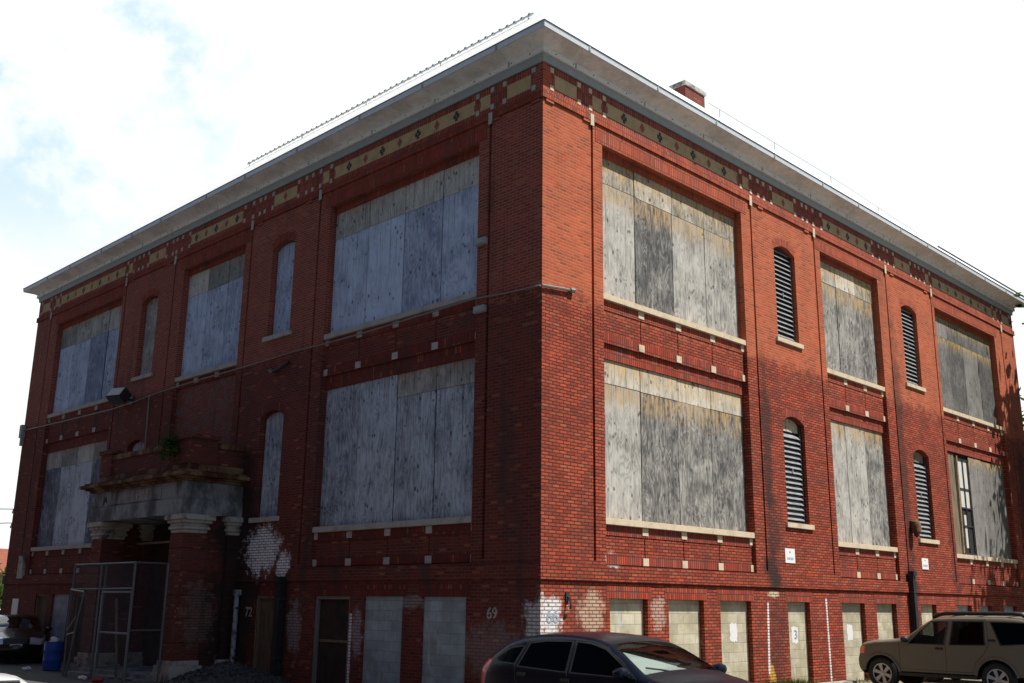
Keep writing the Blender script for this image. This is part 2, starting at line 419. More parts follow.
def cells(mb, u0, u1, z0, z1, n, holes, mi=0):
    us = sorted({u0, u1} | {h[0] for h in holes} | {h[1] for h in holes})
    zs = sorted({z0, z1} | {h[2] for h in holes} | {h[3] for h in holes})
    us = [u for u in us if u0 <= u <= u1]; zs = [z for z in zs if z0 <= z <= z1]
    for a, b in zip(us, us[1:]):
        run = None
        for c, d in zip(zs, zs[1:]):
            mu, mz = (a + b) / 2, (c + d) / 2
            if any(h[0] < mu < h[1] and h[2] < mz < h[3] for h in holes):
                if run: mb.poly([(a, n, run[0]), (b, n, run[0]), (b, n, run[1]), (a, n, run[1])], mi); run = None
            else: run = (run[0], d) if run else (c, d)
        if run: mb.poly([(a, n, run[0]), (b, n, run[0]), (b, n, run[1]), (a, n, run[1])], mi)

def jambs(mb, u0, u1, z0, z1, n0, n1, mi=0, top=True, bottom=True):
    mb.poly([(u0, n0, z0), (u0, n1, z0), (u0, n1, z1), (u0, n0, z1)], mi)
    mb.poly([(u1, n0, z0), (u1, n0, z1), (u1, n1, z1), (u1, n1, z0)], mi)
    if top: mb.poly([(u0, n0, z1), (u0, n1, z1), (u1, n1, z1), (u1, n0, z1)], mi)
    if bottom: mb.poly([(u0, n0, z0), (u1, n0, z0), (u1, n1, z0), (u0, n1, z0)], mi)

def arch_curve(u0, u1, zs, rise, k=10):
    return [(u0 + (u1 - u0) * i / k, zs + rise * (1 - (2 * i / k - 1) ** 2)) for i in range(k + 1)]

ARZ = [(3.98, 6.60, .18), (8.86, 11.36, .17)]   # sill, spring, rise of the arched openings

def sheet(name, mats, parent, frame, u0, u1, z0, z1, n, tilt=0.0, lab=None):
    mb = MB(); mb.box(u0, u1, n - .015, n, z0, z1)
    mb.uvo = (u0, z1)
    if tilt:
        mb.v = [(u + (z - z0) * tilt, nn, z) for u, nn, z in mb.v]
    o = mb.build(name, mats, parent, frame)
    if lab: o['label'] = lab
    return o

def facade(side):
    right = side == 'R'
    fr = FR if right else FL
    rnd = random.Random(3 if right else 11)
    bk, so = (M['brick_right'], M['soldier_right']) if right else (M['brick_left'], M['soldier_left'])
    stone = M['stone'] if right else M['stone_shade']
    base = ([(2.05, 3.3), (4.03, 5.35), (6.0, 7.3), (8.97, 10.05), (11.75, 13.05), (13.75, 15.0), (16.65, 17.75), (19.3, 20.5), (21.2, 22.2), (23.3, 24.5)]
            if right else [(2.06, 3.42), (4.06, 5.43), (5.95, 7.33), (8.95, 9.92), (19.5, 20.8), (21.3, 22.62), (23.0, 24.05)])
    mb = MB()
    holes = [(a, b, B, UH) for a, b in BAYS] + [(g, g + GW, B + .07, F) for g in GROOVES]
    for a, b in ARCH:
        for z0, zs, rise in ARZ: holes.append((a, b, z0, zs + rise))
    holes += [(a, b, -.5, BH) for a, b in base]
    cells(mb, 0, LEN, -.5, T, 0, holes)
    for g in GROOVES:
        jambs(mb, g, g + GW, B + .07, F, 0, -.08)
        mb.poly([(g, -.08, B + .07), (g + GW, -.08, B + .07), (g + GW, -.08, F), (g, -.08, F)])
    for a, b in base: jambs(mb, a, b, -.5, BH, 0, -.16, bottom=False)
    for a, b in ARCH:
        for z0, zs, rise in ARZ:
            cv = arch_curve(a, b, zs, rise)
            for (p, q), (r, t) in zip(cv, cv[1:]):
                mb.poly([(p, 0, q), (r, 0, t), (r, 0, zs + rise), (p, 0, zs + rise)])
                mb.poly([(p, 0, q), (p, -.22, q), (r, -.22, t), (r, 0, t)])
            jambs(mb, a, b, z0, zs, 0, -.22, top=False)
            # ring of radial bricks
            for (p, q), (r, t) in zip(cv, cv[1:]):
                mb.poly([(p, .004, q), (r, .004, t), (r + (r - (a + b) / 2) * .12, .004, t + .22), (p + (p - (a + b) / 2) * .12, .004, q + .22)], 1)
    # bays: recessed panels
    for k, (a, b) in enumerate(BAYS):
        jambs(mb, a, b, B, UH, 0, -RD)
        blind = (not right) and k == 1
        wh = [(a + .02, b - .02, US, UH - .17)] + ([] if blind else [(a + .02, b - .02, LS, LH)])
        cells(mb, a, b, B, UH, -RD, wh, 2 if blind else 0)
        for h in wh: jambs(mb, *h, -RD, -RD - .09, 2 if blind else 0)
        mb.box(a + .001, b - .001, -RD - .02, -RD + .012, UH - .16, UH - .002, 1)      # stepped lintel
        if not blind: mb.box(a + .001, b - .001, -RD - .05, -RD + .006, LH + .004, MM - .004, 1)
    # string course, water table, soldier lintels
    mb.box(-.045 if right else .021, LEN + .04, -.02, .045, F + .005, F + .19, 1)
    mb.box(-.055 if right else .021, LEN + .05, -.02, .055, WT, B - .03, 0)
    for a, b in base: mb.box(a - .12, b + .12, -.03, .005, BH + .003, BH + .245, 1)
    for a, b in BAYS: mb.box(a - .24, b + .24, -.03, .006, UH + .002, F + .003, 1)
    # small corbels under the string course
    for g0, g1 in ((0, 1.6), (8.18, 11.42), (16.06, 19.42)):
        for q in (.12, .88): mb.box(g0 + (g1 - g0) * q - .12, g0 + (g1 - g0) * q + .12, -.02, .035, F - .065, F, 0)
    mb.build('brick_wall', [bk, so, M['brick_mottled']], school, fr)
    # back of the recesses so nothing shines through
    mb = MB()
    mb.poly([(.3, -.45, -.5), (LEN - .3, -.45, -.5), (LEN - .3, -.45, T), (.3, -.45, T)])
    mb.build('inner_lining', M['dark'], school, fr)
    # groove caps
    for g in GROOVES:
        mb = MB(); mb.box(g - .06, g + .06, .046, .056, F - .12, F + .16); mb.build('cap_stone', stone, school, fr)
    # spandrels
    for k, (a, b) in enumerate(BAYS):
        blind = (not right) and k == 1
        nd = 3 if (k == 1) else 4
        cuts = [a + (b - a) * q / nd for q in range(nd + 1)]
        for lvl, (zb, zt) in enumerate(((B, LS - .14), (MM, US - .14))):
            if blind and lvl == 0: continue
            mb = MB()
            g = .016
            for q in range(nd):
                x0 = cuts[q] + (g if q else .003); x1 = cuts[q + 1] - (g if q < nd - 1 else .003)
                if blind: continue
                mb.box(x0, x1, -RD - .03, -.10, zb + (.004 if lvl else .02), zt - .215, 0)
                mb.box(x0, x1, -RD - .03, -.085, zt - .21, zt - .004, 1)
                mb.box(x0, x1, -.1 - .03, -.094, zb + (.006 if lvl else .022), zb + .235, 1)
            if blind: mb.box(a + .003, b - .003, -RD - .03, -.12, zt - .21, zt - .004, 1)
            sp = mb.build('spandrel_panel', [bk, so], school, fr)
            for q, c in enumerate(cuts):
                for row in (0, 1):
                    if blind and row == 0: continue
                    w = .10
                    x0, x1 = max(a + .004, c - w), min(b - .004, c + w)
                    if q == 0: x1 = a + .09
                    if q == nd: x0 = b - .14
                    z0 = zt - .165 if row else zb + .02
                    m2 = MB(); m2.box(x0, x1, -.14, -.07 - rnd.random() * .004, z0, z0 + .16); m2.build('stone_block', stone, sp, fr)
    # windows with plywood sheets
    for k, (a, b) in enumerate(BAYS):
        n = (3 if right else 3) if k == 1 else 4
        for lvl, (z0, z1) in enumerate(((LS, LH), (US, UH - .17))):
            if not right and k == 1 and lvl == 0: continue
            mb = MB()
            z_ = z0
            mb.box(a + .021, b - .021, -RD - .085, -RD - .075, z0 - .01, z1 + .005)
            win = mb.build('boarded_window', M['dark'], school, fr)
            s = MB(); s.box(a + .001 - (0 if right else .0), b - .004, -RD - .03, -.012, z0 - .14, z0 - .003)
            s.build('sill', stone, win, fr, bevel=.008)
            if right:
                strip = (.50, .62)[lvl] + rnd.uniform(-.05, .05); mtop = M['ply_right_top']; mlow = M['ply_right']
                if k == 2: mtop, mlow, strip = M['ply_far'], M['ply_far'], .7
                if k == 1 and lvl == 0: strip = 0
            else:
                strip = (.0 if k == 0 else .55, .72)[lvl] if k < 2 else (.62, .8)[lvl]
                mtop = M['ply_left_top']; mlow = M['ply_left'] if lvl else M['ply_left_low']
            if right and k == 2 and lvl == 0:
                broken_window(win, fr, a, b, z0, z1, rnd); continue
            us = [a + .03 + (b - a - .06) * q / n + (rnd.uniform(-.05, .05) if 0 < q < n else 0) for q in range(n + 1)]
            for q in range(n):
                g = .012
                u0, u1 = us[q] + g * (q > 0), us[q + 1] - g * (q < n - 1)
                dz = rnd.uniform(-.015, .015)
                st = strip
                if not right and k == 0 and lvl == 0: st = .55 if q < 2 else 0.0
                # on the left wall u grows away from the corner
                nn = -RD - .03 - rnd.random() * .012
                if st:
                    sheet('plywood_sheet', mtop, win, fr, u0, u1, z1 - st + dz + .008, z1, nn)
                    sheet('plywood_sheet', mlow, win, fr, u0, u1, z0 + .012, z1 - st + dz, nn - rnd.random() * .01, rnd.uniform(-.002, .002))
                else:
                    sheet('plywood_sheet', mlow, win, fr, u0, u1, z0 + .012, z1, nn)
    # arched openings
    for k, (a, b) in enumerate(ARCH):
        for lvl, (z0, zs, rise) in enumerate(ARZ):
            cv = arch_curve(a + .002, b - .002, zs, rise - .002)
            mb = MB()
            fan = [(a + .002, -.215, z0), (b - .002, -.215, z0)] + [(u, -.215, z) for u, z in cv[::-1]]
            mb.poly(fan)
            if right:
                for (u0, u1) in ((a + .004, a + .07), (b - .07, b - .004)): mb.box(u0, u1, -.20, -.11, z0 + .02, zs, 0)
                mb.box(a + .01, b - .01, -.20, -.1, z0 + .003, z0 + .05, 0)
                v = mb.build('louvred_vent', M['frame_dark'], school, fr)
                lo = MB(); top = zs + rise - (.05 if lvl else .42)
                ns = 19 if lvl else 17; step = (top - z0 - .1) / ns
                for q in range(ns):
                    z = z0 + .11 + q * step
                    w = 0
                    if z > zs - .05: w = (b - a) / 2 * (1 - math.sqrt(max(0, 1 - (z + .06 - zs) / rise))) if z + .06 < zs + rise else .5
                    if (b - a) / 2 - w < .12: continue
                    u0, u1 = a + .07 + w * .9, b - .07 - w * .9
                    lo.poly([(u0, -.19, z + .1), (u1, -.19, z + .1), (u1, -.105, z), (u0, -.105, z)])
                    lo.poly([(u0, -.105, z), (u1, -.105, z), (u1, -.105, z - .014), (u0, -.105, z - .014)])
                lo.box((a + b) / 2 - .02, (a + b) / 2 + .02, -.1, -.09, (z0 + zs) / 2, (z0 + zs) / 2 + .12)
                lo.build('slats', M['louver'], v, fr)
                if not lvl:
                    c2 = MB(); c2.poly([(a + .03, -.17, zs - .2), (b - .03, -.17, zs - .2)] + [(u, -.17, z) for u, z in arch_curve(a + .03, b - .03, zs, rise - .03)[::-1]])
                    c2.uvo = (a, zs + rise)
                    c2.build('arch_board', M['ply_far'] if k else M['ply_right_top'], v, fr)
            else:
                v = mb.build('arched_window', M['dark'], school, fr)
                c2 = MB(); c2.poly([(a + .03, -.17, z0 + .01), (b - .03, -.17, z0 + .01)] + [(u, -.17, z) for u, z in arch_curve(a + .03, b - .03, zs, rise - .03)[::-1]])
                c2.uvo = (a, zs + rise)
                c2.build('plywood_sheet', M['ply_left_low'] if not lvl else M['ply_left_top' if k else 'ply_left'], v, fr)
            s = MB(); s.box(a - .12, b + .14, -.21, .06, z0 - .125, z0 + .002); s.build('sill', stone, v, fr, bevel=.008)
    # basement openings
    for k, (a, b) in enumerate(base):
        g = .003
        if right:
            mb = MB(); mb.box(a + g, b - g, -.3, -.13, -.45, BH - g)
            mb.build('blocked_window', M['block_right'] if k < 7 else M['block_left'], school, fr)
        elif k in (0, 1, 5):
            mb = MB(); mb.box(a + g, b - g, -.3, -.06, -.45, BH - g); mb.build('blocked_window', M['block_left'], school, fr)
        else:
            mb = MB(); mb.box(a + .08, b - .08, -.16, -.12, -.45, BH - .08)
            mb.box(a + .08, b - .08, -.12, -.115, .62, .67, 0)
            d = mb.build('basement_door', M['door_brown'] if k in (3, 6) else M['door_dark'], school, fr)
            if k == 3: d['label'] = 'bare brown plank door'
            f2 = MB(); f2.box(a + g, a + .075, -.16, -.04, -.45, BH - g); f2.box(b - .075, b - g, -.16, -.04, -.45, BH - g)
            f2.box(a + .076, b - .076, -.16, -.04, BH - .075, BH - g)
            f2.build('door_frame', M['wood_old'] if k != 2 else M['conduit'], d, fr)
            if k == 2:
                f3 = MB(); f3.box(a + .1, b - .1, -.112, -.09, .98, 1.04); f3.build('door_bar', M['wood_old'], d, fr)
    # frieze
    mb = MB(); mb.box(.26, LEN - .26, -.01, .004, F + .2, T - .001)
    fz = mb.build('frieze', M['brick_frieze'], school, fr)
    half = [.275, 1.165, 1.55, 2.035, 7.67, 8.16, 8.53, 8.82, 9.195, 10.475, 10.89, 11.14, 11.5, 11.97]
    st = sorted(half + [LEN - u for u in half])
    for u in st:
        for z in (12.63, 13.05):
            m2 = MB(); m2.box(u - .055, u + .055, -.01, .012, z, z + .12); m2.build('stone_block', stone, fz, fr)
    panels = [(.36, 1.08, ''), (1.62, 1.95, 'h'), (2.11, 7.52, 'xdxdxdx'), (7.77, 8.06, 'h'), (9.27, 10.4, 'd'), (12.05, 15.15, 'xdxdx')]
    panels += [(LEN - b, LEN - a, t) for a, b, t in panels[:5]]
    for a, b, t in panels:
        m2 = MB(); m2.box(a, b, -.01, .009, 12.70, 13.03)
        zc = 12.865
        for q, ch in enumerate(t):
            if ch == 'h':
                m2.box(b - .03, b + .03, .0, .0125, zc - .07, zc + .07, 1); continue
            c = (a + b) / 2 + (q - (len(t) - 1) / 2) * (.69 if len(t) == 7 else .6)
            if ch == 'd': m2.poly([(c, .0125, zc - .135), (c + .10, .0125, zc), (c, .0125, zc + .135), (c - .10, .0125, zc)], 1)
            else:
                for du, dz in ((0, .075), (0, -.075), (.06, 0), (-.06, 0)):
                    m2.poly([(c + du - .045, .0125, zc + dz - .05), (c + du + .045, .0125, zc + dz - .05), (c + du + .045, .0125, zc + dz + .05), (c + du - .045, .0125, zc + dz + .05)], 2)
        if len(t) > 3:
            for e, sg in ((a, 1), (b, -1)): m2.box(e - .04, e + .04, .0, .0128, zc - .09, zc + .07, 1)
        m2.build('frieze_panel', [M['tan'], M['red_tile'], M['black_tile']], fz, fr)

def broken_window(win, fr, a, b, z0, z1, rnd):
    """bay with a missing sheet: the old sash shows between dark boards"""
    n = -RD - .03
    sheet('plywood_sheet', M['wood_edge'], win, fr, a + .03, a + .24, z0 + .012, z1 - .1, n + .02, .0)
    sheet('plywood_sheet', M['wood_old'], win, fr, a + .30, a + 1.0, z0 + .012, z1 - .04, n - .02, -.004)
    s = MB()
    u0, u1 = a + 1.24, a + 2.15
    for u in (u0, (u0 + u1) / 2 - .015, u1 - .05): s.box(u, u + .045, n - .05, n - .005, z0 + .02, z1 - .15)
    for z in (z0 + .03, z0 + .95, z0 + 1.55, z0 + 2.2, z1 - .2): s.box(u0, u1, n - .052, n - .012, z, z + .05)
    s.build('sash', M['frame_dark'], win, fr)
    p = MB()
    p.box(u0 + .05, u1 - .06, n - .045, n - .04, z0 + 1.6, z1 - .2)
    p.box(u0 + .25, (u0 + u1) / 2 + .1, n - .045, n - .04, z0 + .25, z0 + 1.35)
    p.build('window_pane', M['sash_white'], win, fr)
    o = sheet('plywood_sheet', M['ply_far'], win, fr, a + 2.18, a + 3.3, z0 + .012, z1 - .03, n + .01, -.006)
    sheet('plywood_sheet', M['ply_far'], win, fr, a + 3.28, a + 4.35, z0 + .012, z1 - .05, n)
    sheet('plywood_sheet', M['ply_far'], win, fr, a + 4.37, b - .03, z0 + .012, z1, n)
    t = MB(); t.tube([(a + 1.05, n + .02, z0 + .05), (a + 1.12, n + .03, z1 - .1)], .03, 6); t.build('loose_batten', M['wood_edge'], win, fr)

facade('R'); facade('L')

# back walls
mb = MB()
mb.poly([(LEN, -.001, -.5), (LEN, LEN, -.5), (LEN, LEN, T), (LEN, -.001, T)]); mb.poly([(0, LEN, -.5), (LEN, LEN, -.5), (LEN, LEN, T), (0, LEN, T)])
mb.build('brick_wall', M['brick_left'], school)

# cornice: profile swept round the square plan with mitred corners
def ring(prof, name, mat, parent, step=None, jit=0, seed=1):
    mb = MB(); rr = random.Random(seed)
    sides = [((0, 0), (1, 0), (0, -1)), ((LEN, 0), (0, 1), (1, 0)), ((LEN, LEN), (-1, 0), (0, 1)), ((0, LEN), (0, -1), (-1, 0))]
    for (ox, oy), (tx, ty), (nx, ny) in sides:
        k = 1 if not step else int(LEN / step)
        rows = []
        for i in range(k + 1):
            row = []
            for j, (o, z) in enumerate(prof):
                s = -o + (LEN + 2 * o) * i / k
                jj = jit * rr.uniform(-1, 1) if (0 < i < k and 0 < j < len(prof) - 1) else 0
                row.append((ox + tx * s + nx * (o + jj * .3), oy + ty * s + ny * (o + jj * .3), z + jj))
            rows.append(row)
        mb.grid(rows)
    return mb.build(name, mat, parent, smooth=30 if step else False)
cor = ring([(.0, T + .0), (.045, T + .001), (.055, T + .12), (.085, T + .17)], 'cornice', M['grey_metal'], school)
wb = ring([(.085, T + .17), (.125, T + .171), (.125, T + .29), (.11, T + .30)], 'batten', M['white_strip'], cor)
mb = MB()
for q in range(45):
    s = .3 + q * .6 + random.uniform(-.08, .08)
    for fr in (FR, FL):
        c = fr((s, .126, T + .235)); d = fr((s, .134, T + .235))
        mb.tube([c, d], .016, 6)
mb.build('bolts', M['frame_dark'], cor)
                                             # lapped joints of the sheet metal, unevenly spaced
s = .9
while s < LEN:
    for fr in (FR, FL):
        for n0, n1, z0, z1 in ((.12, .129, T + .172, T + .289), (.53, .542, T + .43, T + .545)):
            mb = MB(); mb.box(s, s + .05, n0, n1, z0, z1); mb.build('lap_joint', M['grey_metal'], cor, fr)
    s += random.uniform(1.9, 2.9)
ring([(.11, T + .30), (.2, T + .335), (.3, T + .37), (.4, T + .40), (.49, T + .425)], 'tarpaulin', M['tarp'], cor, .42, .022)
gt = ring([(.49, T + .425), (.52, T + .425), (.535, T + .56), (.5, T + .585), (.46, T + .585)], 'gutter', M['gutter'], cor)
ring([(.537, T + .545), (.548, T + .55), (.548, T + .57), (.53, T + .575)], 'gutter_lip', M['gutter_dark'], cor)

# roof: steep white skirt, low deck behind
E1, Z1, E2, Z2 = -.47, T + .58, .9, 15.2
mb = MB()
def sq(e, z): return [(e, e, z), (LEN - e, e, z), (LEN - e, LEN - e, z), (e, LEN - e, z)]
A_, B_, C_ = sq(E1, Z1), sq(E2, Z2), sq(9.5, Z2 + .9)
for P, Q in ((A_, B_), (B_, C_)):
    for i in range(4): mb.poly([P[i], P[(i + 1) % 4], Q[(i + 1) % 4], Q[i]])
mb.poly(C_)
roof = mb.build('roof', M['roof'], school)
# beaded ridge flashing on the left slope, slim cable on the right one
mb = MB()
for y in [1.15 + .245 * i for i in range(51)]:
    mb.box(E2 - .03, E2 + .01, y, y + .244, Z2 + .07, Z2 + .09)
    mb.box(E2 - .05, E2 + .02, y + .08, y + .15, Z2 + .06, Z2 + .11)
mb.build('ridge_rail', M['grey_metal'], roof)
mb = MB()
for y in (1.3, 4.4, 7.5, 10.6, 13.5): mb.box(E2 - .02, E2 + .01, y, y + .03, Z2 - .05, Z2 + .07)
mb.build('rail_posts', M['roof'], roof)
mb = MB()
mb.tube([(6.0, -.2, 14.42), (13.0, -.2, 14.40), (18.5, -.2, 14.22)], .008, 5)
for x in (6.5, 9.2, 12.4, 15.5, 18.3): mb.tube([(x, -.2, 13.9), (x, -.2, 14.42 - max(0, x - 13) * .035)], .01, 5)
mb.build('roof_cable', M['grey_metal'], roof)
mb = MB(); mb.tube([(19.5, -.4, 14.0), (27.7, -.5, 13.92)], .03, 5); mb.build('roof_rail', M['frame_dark'], roof)
mb = MB(); mb.box(7.09, 8.02, 1.25, 1.82, 14.6, 15.90); ch = mb.build('chimney', M['brick_porch'], school)
mb = MB(); mb.box(7.05, 8.06, 1.21, 1.86, 15.902, 16.0); mb.box(7.10, 8.01, 1.26, 1.81, 16.001, 16.06); mb.build('chimney_cap', M['capital_stone'], ch)

# ------------------------------------------------------------------ entrance porch (left facade, centre)
PX, Y0, Y1 = 1.62, 10.92, 16.28      # projection and extent
mb = MB()
# entablature
mb.box(Y0 - .04, Y1 + .04, .002, PX + .1, 4.02, 4.42, 0); mb.box(Y0 - .0, Y1 + .0, .002, PX + .05, 4.422, 4.86, 0)
mb.box(Y0 + 1.25, Y1 - 1.25, PX + .051, PX + .075, 4.47, 4.80, 0)
porch = mb.build('entrance_porch', M['porch_stone'], school, FL)
mb = MB()
for k, (e, z0, z1) in enumerate(((.12, 4.862, 4.92), (.22, 4.921, 4.97), (.34, 4.971, 5.07), (.24, 5.071, 5.13))):
    mb.box(Y0 - e, Y1 + e, .002, PX + .05 + e, z0, z1)
mb.build('porch_cornice', M['rust_stone'], porch, FL, bevel=.012)
mb = MB(); mb.box(Y0 + .05, Y1 - .05, .002, PX - .02, 5.131, 5.33); mb.build('parapet_base', M['rust_stone'], porch, FL)
mb = MB(); mb.box(Y0 + .1, Y1 - .1, PX - .42, PX - .07, 5.331, 5.78)
mb.box(Y0 + .1, Y0 + .4, .002, PX - .43, 5.331, 5.78); mb.box(Y1 - .4, Y1 - .1, .002, PX - .43, 5.331, 5.78)
mb.build('parapet', M['brick_porch'], porch, FL)
mb = MB()
mb.box(Y0 + .72, Y1 - .72, PX - .46, PX - .02, 5.781, 5.93); mb.box(Y0 + .04, Y0 + .46, .002, PX - .8, 5.781, 5.93); mb.box(Y1 - .46, Y1 - .04, .002, PX - .8, 5.781, 5.93)
mb.build('coping', M['rust_stone'], porch, FL, bevel=.01)
for (a, b) in ((Y0 + .02, Y0 + .72), (Y1 - .72, Y1 - .02)):
    mb = MB(); mb.box(a, b, PX - .79, PX - .02 + .02, 5.332, 5.98); mb.box(a - .05, b + .05, PX - .84, PX + .05, 5.981, 6.09)
    mb.build('parapet_block', M['brick_porch'], porch, FL)
for a, b in ((Y0, Y0 + .66), (Y1 - .66, Y1)):
    for n0, n1, nm in ((PX - .68, PX, 'pier'), (.0015, .34, 'pilaster')):
        mb = MB()
        z = -.3
        while z < 3.5:                    # rusticated courses
            z2 = min(z + .58, 3.55); mb.box(a, b, n0, n1, z, z2 - .03); mb.box(a + .02, b - .02, n0 + (.02 if nm == 'pier' else 0), n1 - .02, z2 - .03, z2); z = z2
        pi = mb.build(nm, M['brick_porch'], porch, FL)
        mb = MB()
        lo = n0 if nm == 'pilaster' else None
        for e, z0, z1 in ((.0, 3.552, 3.64), (.05, 3.641, 3.72), (.02, 3.721, 3.80), (.08, 3.801, 3.88), (.14, 3.881, 4.018)):
            mb.box(a - e, b + e, n0 if lo is not None else n0 - e, n1 + e, z0, z1)
        mb.build('capital', M['capital_stone'], porch, FL, bevel=.012)
        mb = MB()
        for e, z0, z1 in ((.16, -.4, .12), (.10, .121, .3), (.04, .301, .42)): mb.box(a - e, b + e, n0 if lo is not None else n0 - e, n1 + e, z0, z1)
        mb.build('plinth', M['capital_stone'], porch, FL, bevel=.012)
# side walls set back between pier and pilaster, inner back wall with a grey board door
for a in (Y0 + .12, Y1 - .42):
    mb = MB(); mb.box(a, a + .3, .341, PX - .681, -.3, 4.018); mb.build('side_wall', M['brick_porch'], porch, FL)
mb = MB(); mb.box(Y0 + .66, Y1 - .66, .05, .09, -.3, 4.0); mb.build('porch_back', M['door_dark'], porch, FL)
mb = MB(); mb.box(Y0 + .9, Y0 + 2.45, .1, .13, -.15, 3.35); mb.uvo = (Y0, 3.4); mb.build('door_board', M['door_grey'], porch, FL)
mb = MB(); mb.box(Y0 + .67, Y1 - .67, .5, .58, 3.42, 3.48); mb.build('lintel_bar', M['conduit'], porch, FL)
mb = MB(); mb.box(Y0 + .66, Y1 - .66, .14, PX + .3, -.4, .06); mb.box(Y0 + .66, Y1 - .66, PX + .301, PX + .65, -.4, -.03); mb.build('steps', M['porch_stone'], porch, FL)

def text(body, size, mat, parent, frame, u, n, z, name, ext=.004, flip=False, shear=0):
    cu = D.curves.new(name, 'FONT'); cu.body = body; cu.size = size; cu.extrude = ext; cu.align_x = 'CENTER'; cu.align_y = 'CENTER'
    cu.offset = .004
    t = D.objects.new(name, cu); COL.objects.link(t)
    dg = bpy.context.evaluated_depsgraph_get(); me = D.meshes.new_from_object(t.evaluated_get(dg))
    D.objects.remove(t)
    s = 1 if frame is FR else -1          # u runs right on the right facade, left on the left one
    for v in me.vertices:
        x, y, zz = v.co
        v.co = frame((u + s * (x + shear * y), n + zz, z + y))
    me.materials.clear(); me.materials.append(mat)
    o = D.objects.new(name, me); COL.objects.link(o); o.parent = parent
    return o
text('1913', .36, M['stone_shade'], porch, FL, 13.25, PX + .08, 4.62, 'date_lettering', .012)
text('JA', .26, M['dark'], porch, FL, 15.55, PX + .055, 4.62, 'carved_letters', .004)

# painted numbers and lines
def pline(frame, u, z0, z1, w, du=0, n=.004):
    mb = MB(); z = z0; k = 0
    while z < z1:
        h = .06
        t = (z - z0) / max(.01, z1 - z0)
        ww = w * random.uniform(.7, 1.1)
        mb.box(u + du * t - ww / 2, u + du * t + ww / 2, -.002, n, z, min(z1, z + h - .006)); z += .0685
    mb.build('painted_line', M['white_paint'], school, frame)
pline(FR, 7.97, .35, 2.0, .085, .08); pline(FR, 10.95, .0, 2.13, .085, -.04)
pline(FL, 8.88, -.2, 1.62, .09); pline(FL, 5.88, -.2, 1.65, .1)
M['worn_paint'] = two_tone('worn_white_paint', (.50, .48, .46), (.22, .13, .11), 22, .42, .62, .9)
text('69', .31, M['worn_paint'], school, FL, 1.3, .002, 1.70, 'painted_number')
text('66', .36, M['sign_ink'], school, FR, .33, .003, 1.66, 'painted_number')
text('72', .33, M['worn_paint'], school, FL, 10.2, .002, 1.60, 'painted_number')
for u, z, s in ((9.45, 1.22, 'patch'), (12.35, 1.25, 'patch'), (6.7, 1.3, 'patch')):
    mb = MB(); pts = [(u + max(-.15, min(.15, .22 * math.cos(q * .2094))) + random.uniform(-.02, .02), -.127, z + max(-.2, min(.2, .3 * math.sin(q * .2094))) + random.uniform(-.025, .025)) for q in range(30)]
    mb.poly(pts); mb.build('painted_patch', M['white_paint'], school, FR)
text('3', .3, M['sign_ink'], school, FR, 9.5, -.124, 1.22, 'painted_number')
# ------------------------------------------------------------------ cars
def chaikin(p, k=2):
    for _ in range(k):
        q = [p[0]]
        for a, b in zip(p, p[1:]):
            q += [(a[0] * .75 + b[0] * .25, a[1] * .75 + b[1] * .25), (a[0] * .25 + b[0] * .75, a[1] * .25 + b[1] * .75)]
        q.append(p[-1]); p = q
    return p
def resample(p, d):
    out = [p[0]]
    for a, b in zip(p, p[1:]):
        L = math.dist(a, b); k = max(1, int(round(L / d)))
        for i in range(1, k + 1): out.append((a[0] + (b[0] - a[0]) * i / k, a[1] + (b[1] - a[1]) * i / k))
    res = [out[0]]
    for q in out[1:]:
        if math.dist(q, res[-1]) > d * .45: res.append(q)
    return res
def inside(p, poly):
    x, y = p; c = False; j = len(poly) - 1
    for i in range(len(poly)):
        xi, yi = poly[i]; xj, yj = poly[j]
        if (yi > y) != (yj > y) and x < (xj - xi) * (y - yi) / (yj - yi) + xi: c = not c
        j = i
    return c
def segdist(p, a, b):
    ax, ay = a; bx, by = b; dx, dy = bx - ax, by - ay
    t = max(0, min(1, ((p[0] - ax) * dx + (p[1] - ay) * dy) / (dx * dx + dy * dy + 1e-12)))
    return math.hypot(p[0] - ax - t * dx, p[1] - ay - t * dy)
def grow(poly, d):
    cx = sum(p[0] for p in poly) / len(poly); cz = sum(p[1] for p in poly) / len(poly)
    out = []
    for x, z in poly:
        l = math.hypot(x - cx, z - cz); out.append((x + (x - cx) / l * d * 1.35, z + (z - cz) / l * d * 1.35))
    return out

